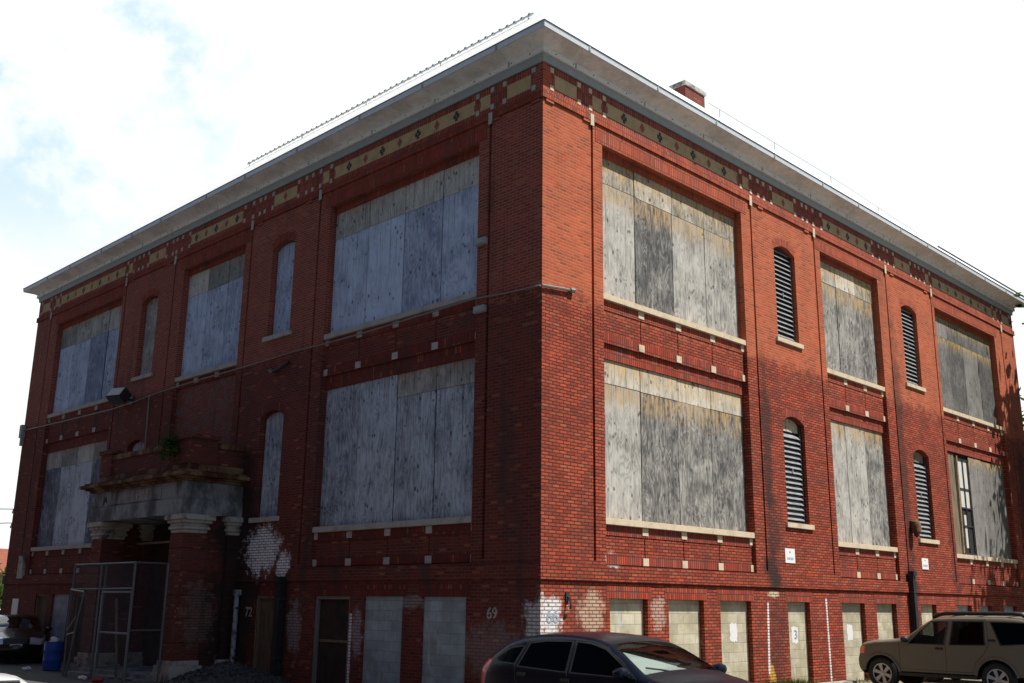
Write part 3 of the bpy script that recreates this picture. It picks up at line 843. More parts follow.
def build_car(name, label, sp, loc, rz, group=None):
    root = empty(name, label, 'car' if not sp.get('cat') else sp['cat'], loc, rz, group)
    top = resample(chaikin(sp['top'], 2), .06)          # front bottom -> over the roof -> rear bottom
    hw, belt, r = sp['hw'], sp['belt'], sp.get('round', .09)
    xf = max(p[0] for p in top); xr = min(p[0] for p in top); xm = (xf + xr) / 2; hl = (xf - xr) / 2
    def w(x, z, d=None):
        e = max(0., abs(x - xm) / hl - .62) / .38
        y = hw * (1 - sp.get('plan', .10) * e * e)
        if z > belt: y -= (z - belt) * sp['tumble']
        else: y -= .10 * max(0, (.55 - z)) + .03 * max(0, z - .55) ** 2
        if d is None: d = min(segdist((x, z), a, b) for a, b in zip(top, top[1:]))
        if d < r: y -= r * .8 * (1 - math.sqrt(max(0, 1 - (1 - d / r) ** 2)))
        return y
    # bottom edge with wheel arches
    sill = sp['sill']; bot = [top[-1]]
    for xc in (sp['xr'], sp['xf']):
        ra = sp['ra']; zc = sp['wr']
        a0 = math.asin(max(-1, min(1, (sill - zc) / ra)))
        bot += [(xc - ra * math.cos(a0) if i == 0 else xc + ra * math.cos(math.pi - a0 - (math.pi - 2 * a0) * i / 20), sill if i in (0, 20) else zc + ra * math.sin(math.pi - a0 - (math.pi - 2 * a0) * i / 20)) for i in range(21)]
    bot.append(top[0])
    outline = top + bot[1:-1]
    regs = []                                            # (polygon, key, slot)
    for key, poly in sp['windows']: regs.append((poly, key, 0))
    for key, poly in sp['windows']: regs.append((grow(poly, .028), '@', 1))
    for key, poly in sp.get('marks', []): regs.append((poly, key, 0))
    for key, poly in sp['doors']:
        regs.append((poly, key, 0))
    for key, poly in sp['doors']: regs.append((grow(poly, .009), 'body', 1))
    pts = []; edges = []
    def ringpts(poly, d=.06):
        i0 = len(pts); q = resample(poly + [poly[0]], d)[:-1]
        pts.extend(q); n = len(q); edges.extend([(i0 + i, i0 + (i + 1) % n) for i in range(n)])
    ringpts(outline, .05)
    for poly, _, _ in regs: ringpts(poly, .08)
    for off in (.012, .035, .07):
        for i in range(1, len(top) - 1):
            tx, tz = top[i + 1][0] - top[i - 1][0], top[i + 1][1] - top[i - 1][1]; l = math.hypot(tx, tz)
            q = (top[i][0] + tz / l * -off * -1 * -1, top[i][1] - tx / l * -off * -1 * -1)
            for cand in ((top[i][0] - tz / l * off, top[i][1] + tx / l * off), (top[i][0] + tz / l * off, top[i][1] - tx / l * off)):
                if inside(cand, outline): pts.append(cand); break
    x = xr
    while x < xf:
        z = .2
        while z < 1.9:
            c = (x + random.uniform(-.008, .008), z)
            if inside(c, outline): pts.append(c)
            z += .075
        x += .075
    V, _, Fc, *_ = delaunay_2d_cdt([Vector(p) for p in pts], edges, [], 0, 1e-5)
    sets = {}
    Y = {}
    for f in Fc:
        c = (sum(V[i][0] for i in f) / 3, sum(V[i][1] for i in f) / 3)
        if not inside(c, outline): continue
        key, slot = 'body', 0
        for poly, k, s in regs:
            if inside(c, poly):
                if k == '@':                              # rubber surround belongs to the door it sits in
                    slot = 1; key = 'body'
                    for dk, dp in sp['doors']:
                        if inside(c, dp): key = dk
                else: key, slot = k, s
                break
        sets.setdefault(key, []).append((f, slot))
    mats = sp['mats']
    objs = {}
    def wy(i):
        if i not in Y: Y[i] = w(V[i][0], V[i][1])
        return Y[i]
    # crown: the strip over bonnet, windscreen, roof and tail
    K = 15; crown = []
    for i, (x, z) in enumerate(top):
        a, b = top[max(0, i - 1)], top[min(len(top) - 1, i + 1)]
        tx, tz = b[0] - a[0], b[1] - a[1]; l = math.hypot(tx, tz) or 1
        nx, nz = tz / l, -tx / l
        if (nx * (x - xm) + nz * (z - .7)) < 0: nx, nz = -nx, -nz
        camb = .035 + .13 * abs(nx) * (1 if z < belt else .35)
        wi = w(x, z, 0)
        row = []
        for q in range(K):
            s = -1 + 2 * q / (K - 1)
            bb = camb * (1 - s * s)
            row.append((x + nx * bb, wi * s, z + nz * bb))
        crown.append(row)
    csets = {}
    for i in range(len(top) - 1):
        c = ((top[i][0] + top[i + 1][0]) / 2, (top[i][1] + top[i + 1][1]) / 2)
        for q in range(K - 1):
            s = -1 + 2 * (q + .5) / (K - 1)
            key = 'body'
            for k, fn in sp['crown']:
                if fn(c[0], c[1], abs(s)): key = k; break
            csets.setdefault(key, []).append((i, q))
    def mk(key, sidesets, crownset, name, mlist, parent):
        mb = MB()
        for sgn, tris in sidesets:
            idx = {}
            for f, slot in tris:
                ii = []
                for i in f:
                    if i not in idx:
                        idx[i] = len(mb.v); mb.v.append((V[i][0], sgn * wy(i), V[i][1]))
                    ii.append(idx[i])
                mb.f.append(ii if sgn < 0 else ii[::-1]); mb.m.append(slot)
        idx = {}
        for i, q in crownset:
            ii = []
            for a, b in ((i, q), (i + 1, q), (i + 1, q + 1), (i, q + 1)):
                if (a, b) not in idx: idx[(a, b)] = len(mb.v); mb.v.append(crown[a][b])
                ii.append(idx[(a, b)])
            mb.f.append(ii); mb.m.append(0)
        return mb.build(name, mlist, parent, recalc=False, smooth=38)
    paint, trim, glass = mats['paint'], M['car_trim'], mats['glass']
    body = mk('body', [(1, sets.get('body', [])), (-1, sets.get('body', []))], csets.get('body', []), 'body', [paint, trim], root)
    for sgn in (1, -1):
        doorobj = {}
        for key, _ in sp['doors']:
            if key in sets: doorobj[key] = mk(key, [(sgn, sets[key])], [], 'door', [paint, trim], root)
        for key, poly in sp['windows']:
            par = root
            c = (sum(p[0] for p in poly) / len(poly), sum(p[1] for p in poly) / len(poly))
            for dk, dp in sp['doors']:
                if inside(c, dp): par = doorobj.get(dk, root)
            if key in sets: mk(key, [(sgn, sets[key])], [], 'window', [mats.get('front', glass) if key == 'wf' else glass], par)
        for dk, hx, hz in sp.get('handles', []):
            m2 = MB(); yy = w(hx, hz) * sgn
            m2.obox((hx, yy, hz), (.19, .05, .05), Matrix.Identity(3)); m2.build('handle', M['car_trim'], doorobj.get(dk, root), bevel=.012)
        m2 = MB(); mx, mz = sp['mirror']; yy = w(mx, mz) * sgn
        m2.lathe((mx, yy + sgn * .13, mz + .05), [(.03, -.10), (.075, -.08), (.095, 0), (.08, .05), (.03, .07)], 14, axis='x')
        for i, v in enumerate(m2.v): m2.v[i] = (v[0], yy + sgn * .13 + (v[1] - yy - sgn * .13) * 1.15, mz + .05 + (v[2] - mz - .05) * .8)
        m2.tube([(mx, yy - sgn * .02, mz - .0), (mx, yy + sgn * .12, mz + .02)], .025, 6)
        m2.build('door_mirror', mats.get('mirror', paint), root, smooth=50)
        for key, (nm, mt) in sp.get('markdefs', {}).items():
            if key in sets: mk(key, [(sgn, sets[key])], [], nm, [mt], root)
    for key, (nm, mt) in sp['crowndefs'].items():
        if key in csets:
            for half in ((0, 1) if nm in ('headlight', 'tail_light') else (None,)):
                cs = csets[key] if half is None else [c for c in csets[key] if (c[1] < (K - 1) / 2) == (half == 0)]
                if cs: mk(key, [], cs, nm, [mt], root)
    # underbody, cabin
    mb = MB(); mb.box(xr + .25, xf - .25, -hw + .27, hw - .27, sill - .05, .62)
    mb.box(sp['xr'] + sp['ra'] + .02, sp['xf'] - sp['ra'] - .02, -hw + .06, hw - .06, sill - .02, sill + .1)
    if sp.get('board'): mb.box(sp['xr'] + sp['ra'] - .02, sp['xf'] - sp['ra'] + .02, -hw - .02, hw + .02, sill - .1, sill - .03)
    mb.box(sp['dash'] - .0, sp['dash'] + .42, -hw + .2, hw - .2, .6, belt - .06)
    mb.box(sp['seats'][1] - .30, sp['seats'][1] - .22, -hw + .22, hw - .22, .6, sp['lid'])
    mb.build('underbody', M['car_trim'], root)
    for sx in sp['seats']:
        for y in (.37, -.37):
            m2 = MB()
            m2.obox((sx, y, .62), (.5, .48, .16), Matrix.Identity(3)); m2.obox((sx - .26, y, .95), (.14, .46, .62), Matrix.Rotation(R_(-14), 3, 'Y'))
            m2.obox((sx - .36, y, 1.34), (.1, .26, .2), Matrix.Rotation(R_(-10), 3, 'Y'))
            m2.build('seat', M['car_trim'], root, bevel=.03)
    m2 = MB(); c = Vector((sp['dash'] - .12, .37, belt - .08)); rot = Matrix.Rotation(R_(62), 3, 'Y')
    m2.tube([c + rot @ Vector((.19 * math.cos(q * .3142), .19 * math.sin(q * .3142), 0)) for q in range(21)], .016, 6, cap=False)
    m2.tube([c + rot @ Vector((0, .19, 0)), c + rot @ Vector((0, -.19, 0))], .02, 6)
    m2.build('steering_wheel', M['car_trim'], root, smooth=True)
    # wheels
    wr = sp['wr']; rr = sp.get('rim', wr * .60); tw = .11
    for xc in (sp['xf'], sp['xr']):
        for sgn in (1, -1):
            cy = sgn * (hw - .13)
            m2 = MB()
            o = sgn
            pr = [(rr, o * tw), (rr - .02, o * (tw - .01)), (rr - .035, o * .03), (.05, o * .0)]
            m2.lathe((xc, cy, wr), pr, 32, 1, 'y', cap=False)
            for q in range(6):
                a = q * math.pi / 3 + .3
                ca, sa = math.cos(a), math.sin(a)
                P = lambda rad, off, d: (xc + rad * ca - off * sa, cy + o * d, wr + rad * sa + off * ca)
                R1 = rr - .01
                m2.poly([P(.05, -.028, .085), P(R1, -.046, .10), P(R1, .046, .10), P(.05, .028, .085)])
                for sg in (-1, 1): m2.poly([P(.05, sg * .028, .085), P(R1, sg * .046, .10), P(R1, sg * .046, .04), P(.05, sg * .028, .04)])
            m2.lathe((xc, cy, wr), [(.06, o * .06), (.06, o * .09), (.03, o * .10), (.001, o * .10)], 16, 0, 'y', cap=False)
            m2.lathe((xc, cy, wr), [(rr - .022, o * .09), (rr - .02, o * .106), (rr + .004, o * .112), (rr + .006, o * .09)], 32, 0, 'y', cap=False)
            wh = m2.build('wheel', [mats['rim'], M['car_trim']], root, smooth=30)
            m2 = MB()
            m2.lathe((xc, cy, wr), [(rr, o * .09), (rr + .02, o * .115), (wr - .05, o * .125), (wr - .012, o * .10), (wr, o * .06), (wr, -o * .06), (wr - .012, -o * .1), (wr - .05, -o * .12), (rr, -o * .1)], 36, 0, 'y', cap=False)
            m2.build('tyre', M['tyre'], wh, smooth=40)
    root['_'] = 0; del root['_']
    return root, w

def car_paint(name, col, metal=.35, rough=.32, coat=.8):
    m, nt, b = new_mat(name); N = NT(nt); p = N.pos()
    n = N.noise(p, 4, 5, .6)
    c = N.mix(N.math('MULTIPLY', N.smooth(n, .5, .75), .025), tuple(col), (.16, .14, .12))   # road dust
    N.link(c, b.inputs['Base Color']); b.inputs['Metallic'].default_value = metal; b.inputs['Roughness'].default_value = rough
    b.inputs['Coat Weight'].default_value = coat; b.inputs['Coat Roughness'].default_value = .12; b.inputs['Specular IOR Level'].default_value = .14
    return m
M['car_trim'] = plain('black_trim', (.012, .012, .013), .55)
M['tyre'] = plain('tyre_rubber', (.018, .018, .018), .85)
M['alloy'] = plain('alloy_rim', (.42, .42, .43), .35, .7)
M['tail_red'] = plain('red_lamp_lens', (.50, .010, .012), .3, coat=.2)
M['amber'] = plain('amber_lens', (.75, .13, .02), .2, coat=1)
M['head_lens'] = plain('headlight_lens', (.62, .66, .70), .12, .4, coat=1)
M['glass_tint'] = glass_mat('tinted_car_glass', (.015, .016, .018), .2)
M['glass_clear'] = glass_mat('clear_car_glass', (.50, .54, .52), .12)
M['glass_smoke'] = glass_mat('smoked_car_glass', (.30, .33, .33), .3)
M['paint_navy'] = car_paint('navy_car_paint', (.005, .008, .016), .0, .26, .05)
M['paint_tan'] = car_paint('tan_car_paint', (.16, .14, .105), .15, .5, .15)
M['paint_black'] = car_paint('black_car_paint', (.010, .008, .010), .1)
M['paint_white'] = car_paint('white_car_paint', (.80, .80, .80), 0, .3)
M['paint_blue'] = car_paint('dark_blue_car_paint', (.010, .018, .04), .1)

# compact five-door hatchback
hatch = dict(
    top=[(2.02, .22), (2.1, .34), (2.12, .56), (2.06, .74), (1.96, .88), (1.65, .985), (1.22, 1.06), (.90, 1.24), (.50, 1.43), (.12, 1.505), (-.5, 1.53), (-1.1, 1.49), (-1.5, 1.40), (-1.78, 1.24), (-2.0, 1.08), (-2.06, .95), (-2.06, .62), (-2.0, .45), (-1.98, .26)],
    hw=.87, belt=1.0, tumble=.42, sill=.24, xf=1.32, xr=-1.315, ra=.375, wr=.325, plan=.14, round=.10,
    windows=[('wf', [(1.06, 1.05), (.80, 1.20), (.48, 1.36), (.2, 1.42), (-.06, 1.435), (-.04, 1.06)]),
             ('wr', [(-.15, 1.06), (-.17, 1.437), (-.68, 1.425), (-.97, 1.39), (-1.10, 1.09)]),
             ('wq', [(-1.20, 1.12), (-1.10, 1.345), (-1.35, 1.31), (-1.62, 1.17), (-1.55, 1.13)])],
    doors=[('df', [(1.0, .40), (1.12, 1.03), (.78, 1.24), (.46, 1.39), (.2, 1.45), (-.105, 1.465), (-.11, .36), (.9, .33)]),
           ('dr', [(-.12, .36), (-.115, 1.465), (-.70, 1.455), (-1.03, 1.41), (-1.17, 1.1), (-1.12, .9), (-.9, .62), (-.82, .36)])],
    marks=[('tl', [(-2.12, .76), (-2.12, 1.2), (-1.74, 1.135), (-1.90, .76)]), ('hl', [(2.2, .70), (2.2, .86), (1.72, .9), (1.8, .74)])],
    markdefs={'tl': ('tail_light', M['tail_red']), 'hl': ('headlight', M['head_lens'])},
    handles=[('df', -.12, .95), ('dr', -1.0, .98)], mirror=(1.0, 1.05), dash=.72, seats=(-.05, -.95), lid=1.36,
    crown=[('ws', lambda x, z, s: .52 < x < 1.2 and z > 1.05 and s < .93), ('rg', lambda x, z, s: -1.86 < x < -1.42 and z > 1.15 and s < .85),
           ('hl', lambda x, z, s: x > 1.75 and .68 < z < .88 and s > .62), ('gr', lambda x, z, s: x > 1.9 and .38 < z < .74 and s < .55), ('tl', lambda x, z, s: x < -1.9 and .8 < z < 1.12 and s > .8)],
    crowndefs={'ws': ('windscreen', M['glass_clear']), 'rg': ('rear_window', M['glass_tint']), 'hl': ('headlight', M['head_lens']), 'gr': ('grille', M['car_trim']), 'tl': ('tail_light', M['tail_red'])},
    mats=dict(paint=M['paint_navy'], glass=M['glass_tint'], rim=M['alloy']))
# boxy five-door off-roader
suv = dict(cat='suv',
    top=[(1.92, .40), (1.98, .48), (2.0, .70), (1.95, .78), (1.93, .98), (1.8, 1.065), (1.3, 1.13), (.78, 1.19), (.45, 1.42), (.12, 1.655), (-.1, 1.70), (-.9, 1.725), (-1.8, 1.715), (-2.12, 1.66), (-2.22, 1.45), (-2.32, 1.1), (-2.34, .8), (-2.40, .72), (-2.40, .5), (-2.34, .42)],
    hw=.885, belt=1.08, tumble=.26, sill=.45, xf=1.35, xr=-1.35, ra=.45, wr=.37, rim=.235, plan=.10, round=.07,
    windows=[('wf', [(.62, 1.10), (.36, 1.36), (.10, 1.585), (-.27, 1.60), (-.19, 1.10)]),
             ('wr', [(-.36, 1.10), (-.43, 1.605), (-1.09, 1.61), (-1.13, 1.12)]),
             ('wq', [(-1.50, 1.13), (-1.28, 1.61), (-2.0, 1.60), (-2.12, 1.17)])],
    doors=[('df', [(.86, .52), (.88, 1.10), (.70, 1.14), (.40, 1.41), (.10, 1.645), (-.31, 1.655), (-.235, 1.1), (-.23, .5)]),
           ('dr', [(-.24, .5), (-.245, 1.1), (-.335, 1.655), (-1.16, 1.66), (-1.22, 1.1), (-1.08, .9), (-.9, .72), (-.83, .5)])],
    marks=[('hl', [(2.05, .82), (2.05, 1.0), (1.76, .99), (1.80, .82)])],
    markdefs={'hl': ('corner_light', M['amber'])},
    handles=[('df', -.09, 1.0), ('dr', -1.30, 1.22)], mirror=(.68, 1.14), dash=.55, seats=(-.05, -.95), lid=1.58, board=True,
    crown=[('ws', lambda x, z, s: .16 < x < .76 and z > 1.17 and s < .93), ('rg', lambda x, z, s: x < -2.1 and 1.15 < z < 1.6 and s < .85),
           ('hl', lambda x, z, s: x > 1.85 and .8 < z < 1.0 and s > .55), ('gr', lambda x, z, s: x > 1.85 and .8 < z < 1.0 and s < .5), ('tl', lambda x, z, s: x < -2.2 and .8 < z < 1.15 and s > .8)],
    crowndefs={'ws': ('windscreen', M['glass_smoke']), 'rg': ('rear_window', M['glass_tint']), 'hl': ('headlight', M['head_lens']), 'gr': ('grille', M['car_trim']), 'tl': ('tail_light', M['tail_red'])},
    mats=dict(paint=M['paint_tan'], glass=M['glass_tint'], front=M['glass_smoke'], rim=M['alloy'], mirror=M['car_trim']))
# three-box saloon
saloon = dict(
    top=[(2.08, .22), (2.16, .36), (2.16, .56), (2.08, .68), (1.95, .76), (1.5, .87), (1.0, .95), (.55, 1.20), (.12, 1.385), (-.3, 1.425), (-.75, 1.40), (-1.15, 1.25), (-1.55, 1.03), (-1.95, 1.0), (-2.12, .93), (-2.16, .62), (-2.12, .4), (-2.08, .26)],
    hw=.86, belt=.93, tumble=.42, sill=.24, xf=1.33, xr=-1.3, ra=.365, wr=.315, plan=.15, round=.10,
    windows=[('wf', [(.78, .98), (.5, 1.13), (.14, 1.29), (-.28, 1.32), (-.24, .97)]), ('wr', [(-.33, .97), (-.36, 1.325), (-.7, 1.305), (-1.0, 1.18), (-1.12, 1.0)])],
    doors=[('df', [(.85, .36), (.88, .95), (.5, 1.17), (.13, 1.33), (-.3, 1.36), (-.28, .34)]), ('dr', [(-.29, .34), (-.31, 1.36), (-.72, 1.34), (-1.04, 1.2), (-1.2, .98), (-1.0, .7), (-.85, .34)])],
    marks=[('hl', [(2.2, .58), (2.2, .74), (1.72, .78), (1.84, .6)])], markdefs={'hl': ('headlight', M['head_lens'])},
    handles=[('df', -.15, .86), ('dr', -1.0, .87)], mirror=(.70, .97), dash=.6, seats=(-.05, -.9), lid=1.2,
    crown=[('ws', lambda x, z, s: .16 < x < .97 and z > .95 and s < .93), ('rg', lambda x, z, s: -1.5 < x < -.85 and z > 1.02 and s < .85),
           ('hl', lambda x, z, s: x > 1.85 and .57 < z < .75 and s > .58), ('gr', lambda x, z, s: x > 2.0 and .56 < z < .70 and s < .45), ('tl', lambda x, z, s: x < -2.0 and .65 < z < .95 and s > .6)],
    crowndefs={'ws': ('windscreen', M['glass_smoke']), 'rg': ('rear_window', M['glass_tint']), 'hl': ('headlight', M['head_lens']), 'gr': ('grille', M['car_trim']), 'tl': ('tail_light', M['tail_red'])},
    mats=dict(paint=M['paint_black'], glass=M['glass_smoke'], rim=M['alloy']))

c1, w1 = build_car('hatchback_car', 'dark navy hatchback with red tail light, parked nose out before the sunlit brick corner', hatch, (-3.05, -4.30, -.03), R_(-94))
mb = MB(); mb.poly([(.58, -.50, 1.33), (1.16, -.64, 1.03), (1.18, .58, 1.03), (.84, -.05, 1.21)]); mb.build('sun_shade', plain('pale_sunshade', (.78, .84, .80), .7), c1)
for y in (.5, -.12):
    mb = MB(); mb.tube([(1.22, y, 1.09), (1.14, y - .3, 1.14), (1.10, y - .52, 1.165)], .012, 5); mb.build('wiper', M['car_trim'], c1)
mb = MB(); mb.obox((1.1, -.46, 1.07), (.12, .12, .004), Matrix.Rotation(R_(30), 3, 'Y')); mb.build('paper_sticker', M['sign_white'], c1)

c2, w2 = build_car('sport_utility_car', 'tan off-road car with six spoke wheels and black roof rack, nose to the wall', suv, (11.15, -3.05, 0), R_(90))
def roof_rack(root, mat):
    for sgn in (1, -1):
        mb = MB(); y = sgn * .60
        mb.tube([(.10, y, 1.70), (-.02, y, 1.76), (-.22, y, 1.80), (-1.75, y, 1.81), (-1.92, y, 1.79), (-2.02, y, 1.73)], .045, 8); mb.build('roof_rail', mat, root, smooth=True)
    for x in (-.35, -1.0, -1.65):
        mb = MB(); mb.box(x - .04, x + .04, -.59, .59, 1.80, 1.835); mb.build('cross_bar', M['grey_metal'], root)
roof_rack(c2, M['car_trim'])
for xc in (1.35, -1.35):
    for sgn in (1, -1):
        mb = MB(); pts = [(xc + .46 * math.cos(a), sgn * (w2(xc + .46 * math.cos(a), .37 + .46 * math.sin(a)) + .004), .37 + .46 * math.sin(a)) for a in [R_(8 + q * 8.2) for q in range(21)]]
        mb.tube(pts, .032, 8); mb.build('wheel_arch', M['paint_tan'], c2, smooth=True)
suv2 = dict(suv); suv2['mats'] = dict(suv['mats'], paint=M['paint_blue'])
c3, _ = build_car('sport_utility_car', 'dark blue off-road car in the shade behind the tan one, only its roof showing', suv2, (14.6, -2.75, 0), R_(90))
roof_rack(c3, M['car_trim'])
c4, _ = build_car('saloon_car', 'black saloon facing out with a white number plate, beside the blue barrel', saloon, (-1.15, 22.5, -.1), R_(-108))
mb = MB(); mb.box(2.285, 2.305, -.17, .17, .44, .60); mb.build('number_plate', M['sign_white'], c4)
sal2 = dict(saloon); sal2['mats'] = dict(saloon['mats'], paint=M['paint_white'])
c5, _ = build_car('saloon_car', 'white saloon in the bottom left foreground, only the edge of its roof showing', sal2, (-12.42, -6.02, 0), R_(80))
c6 = copy_tree(c5); c6.location = (5.5, 45.5, -.1); c6.rotation_euler = (0, 0, R_(200))
c6['label'] = 'distant white saloon below the orange roofed building, past the black car'
# ------------------------------------------------------------------ fittings on the walls
def thing(name, mb, mat, label, cat, frame=None, group=None, smooth=False, bevel=0):
    o = mb.build(name, mat, None, frame, smooth=smooth, bevel=bevel); return tag(o, label, cat, group)

mb = MB()
pts = [(u, .05, z) for u, z in ((0, 8.16), (1.0, 8.2), (1.97, 8.27), (3.6, 8.24), (5.5, 8.2), (7.45, 8.19), (8.6, 8.22), (11.4, 8.17), (13.8, 8.16), (16.3, 8.12), (18.0, 8.02), (19.6, 7.98), (23, 8.02), (27.2, 8.08))]
mb.tube([FL(p) for p in pts], .02, 6)
mb.tube([FL((-.04, .05, 8.16)), FR((-.0, .05, 8.16)), FR((.86, .05, 8.25))], .03, 6)
mb.tube([FR((.80, .05, 8.243)), FR((.93, .05, 8.258))], .055, 8)
cd = thing('cable_conduit', mb, M['conduit'], 'long thin cable pipe crossing the brick wall below the upper windows', 'pipe', smooth=40)
mb = MB(); mb.tube([FL((16.86, .05, 8.12)), FL((16.8, .05, 6.4))], .022, 6)
thing('conduit_drop', mb, M['conduit'], 'short upright pipe hanging from the cable pipe beside the floodlight', 'pipe')
fl = empty('floodlight', 'black box floodlight with pale lens on the shaded brick wall', 'lamp', FL((18.1, 0, 8.15)))
rot = Matrix.Rotation(R_(20), 3, 'Z') @ Matrix.Rotation(R_(38), 3, 'Y')
mb = MB(); mb.obox((-.42, .12, .06), (.36, .62, .42), rot); mb.build('housing', M['frame_dark'], fl, bevel=.02)
mb = MB(); c = Vector((-.42, .12, .06)) + rot @ Vector((-.19, 0, 0)); mb.obox(c, (.02, .54, .34), rot); mb.build('lens', plain('floodlight_glass', (.55, .55, .50), .2), fl)
mb = MB(); mb.tube([(0, 0, -.05), (-.2, .02, -.03), (-.34, .08, .02)], .04, 8); mb.box(-.06, -.002, -.12, .12, -.18, .1); mb.build('bracket', M['frame_dark'], fl)
for z, lab in ((9.53, 'small grey wall box just above the cable pipe, beside the upper window'), (8.0, 'small grey wall box just below the cable pipe')):
    mb = MB(); mb.box(1.62, 2.0 - .06, .002, .10, z - .075, z + .075); mb.box(1.66, 1.90, .1, .112, z - .05, z + .05)
    thing('wall_box', mb, M['grey_metal'], lab, 'wall box', FL, 'grey wall boxes', bevel=.008)
mb = MB(); mb.box(27.04, 27.28, -.05, .14, 7.8, 8.3); mb.box(27.09, 27.23, -.03, .10, 7.5, 7.795)
thing('meter_box', mb, M['grey_metal'], 'small grey box on the far left edge of the building', 'wall box', FL, bevel=.01)
mb = MB(); mb.box(25.3, 25.75, .002, .12, 2.55, 3.35); thing('cable_cabinet', mb, M['capital_stone'], 'pale upright cabinet on the wall near the far left edge', 'wall box', FL, bevel=.01)
mb = MB(); mb.box(25.55, 26.1, .002, .02, 1.1, 1.85); thing('notice_board', mb, M['sign_white'], 'small whitish notice on the shaded wall behind the black car', 'sign', FL)

mb = MB(); mb.tube([FL((9.05, .04, 7.98)), FL((9.3, .10, 7.86)), FL((9.7, .10, 7.80)), FL((9.95, .04, 7.88))], .05, 6)
thing('iron_bracket', mb, M['frame_dark'], 'dark curved iron bracket under the cable pipe, above the lower arched window', 'bracket')
mb = MB(); mb.tube([FR((.74, .0, 2.06)), FR((.74, .10, 2.0)), FR((.72, .13, 1.88)), FR((.76, .08, 1.82))], .022, 6); mb.box(.69, .79, -.035, -.002, 1.95, 2.12)
thing('iron_hook', mb, M['frame_dark'], 'small black iron hook on the sunlit corner, above the hatchback roof', 'hook')
wl = empty('wall_lamp', 'rusty dome wall lamp beside the lower right louvre', 'lamp', FR((16.42, 0, 4.25)))
mb = MB(); mb.lathe((0, -.16, 0), [(.04, .24), (.12, .2), (.15, .08), (.14, -.12), (.09, -.14)][::-1], 14); mb.build('lamp_shade', M['rust_stone'], wl, smooth=40)
mb = MB(); mb.lathe((0, -.16, -.13), [(.03, -.14), (.08, -.08), (.08, 0)], 12); mb.build('bulb_cover', M['frame_dark'], wl, smooth=40)
mb = MB(); mb.box(-.08, .08, -.06, -.002, -.1, .22); mb.build('back_plate', M['frame_dark'], wl)
for a, b, z0, z1, lab in ((8.95, 9.42, 2.97, 3.33, 'white wall sign under the left louvre of the sunlit wall'), (16.95, 17.4, 3.06, 3.39, 'white wall sign under the right louvre, beside the black downpipe')):
    s = empty('wall_sign', lab, 'sign', FR((a, 0, z0)), 0, 'white wall signs')
    mb = MB(); mb.box(0, b - a, -.018, -.002, 0, z1 - z0); mb.build('sign_plate', M['sign_white'], s)
    mb = MB()
    for k in range(4): mb.box(.09 + k * .08, .14 + k * .08, -.021, -.0185, .08, .14)
    mb.box((b - a) / 2 - .03, (b - a) / 2 + .03, -.021, -.0185, .25, .29)
    mb.build('faded_marks', M['sign_ink'], s)

def downpipe(fr, u, z0, z1, w, mat, lab, round_=False):
    s = empty('downpipe', lab, 'pipe', fr((u, 0, z0)), 0, 'downpipes')
    mb = MB()
    if round_: mb.tube([fr((0, .12, 0)), fr((0, .12, z1 - z0))], w / 2, 10)
    else: mb.box(-w / 2, w / 2, .05, .05 + w * .8, 0, z1 - z0)
    if not round_: mb.v = [fr(p) for p in mb.v]
    mb.build('pipe', mat, s, smooth=40 if round_ else False)
    for z in ((z1 - z0) * .25, (z1 - z0) * .8):
        m2 = MB(); m2.box(-w / 2 - .04, w / 2 + .04, .002, .055 + w * .85, z, z + .05); m2.v = [fr(p) for p in m2.v]; m2.build('bracket', M['frame_dark'], s)
    m2 = MB(); m2.box(-w * .62, w * .62, .045, .06 + w * 1.0, z1 - z0 - .1, z1 - z0 + .04); m2.v = [fr(p) for p in m2.v]; m2.build('collar', mat, s)
downpipe(FR, 15.93, .0, 2.93, .17, M['pipe_black'], 'square black downpipe on the sunlit wall')
downpipe(FL, 8.62, -.1, 2.42, .2, M['pipe_black'], 'square black downpipe below the white paint splash')
downpipe(FL, 10.62, -.1, 2.12, .13, M['pipe_grey'], 'round pipe with flaking pale paint beside the porch', True)

# ------------------------------------------------------------------ enclosure in front of the porch
encl = empty('chain_link_enclosure', 'rusty chain link cage of galvanised tubes in front of the entrance porch', 'fence', (-2.65, 13, -.1))
def tubes(name, segs, mat, r=.03, parent=encl):
    for a, b in segs:
        mb = MB(); mb.tube([Vector(a) - Vector(encl.location), Vector(b) - Vector(encl.location)], r, 8); mb.build(name, mat, parent, smooth=40)
X = -2.65
YA, YB, YC, ZT = 14.75, 13.1, 11.22, 2.77
tubes('post', [((X, YA, -.1), (X, YA, ZT)), ((X, YB, -.1), (X, YB, ZT)), ((X, YC, -.1), (X, YC, ZT + .03)), ((-1.78, YC, -.1), (-1.78, YC, ZT)), ((-1.78, YA, -.1), (-1.78, YA, ZT))], M['galv'], .034)
tubes('rail', [((X, YA, ZT), (X, YC, ZT)), ((X, YC, ZT), (-1.78, YC, ZT)), ((X, YA, ZT), (-1.78, YA, ZT)), ((X, YA, 2.13), (X, YC, 2.15)), ((X, YC, 1.15), (-1.78, YC, 1.15))], M['galv'], .024)
tubes('gate_frame', [((X + .03, YB - .12, .0), (X + .03, YB - .12, 2.1)), ((X + .03, YC + .1, .0), (X + .03, YC + .1, 2.08)), ((X + .03, YB - .12, 2.06), (X + .03, YC + .1, 2.06)), ((X + .03, YB - .12, 1.07), (X + .03, YC + .1, 1.07))], M['galv_bright'], .026)
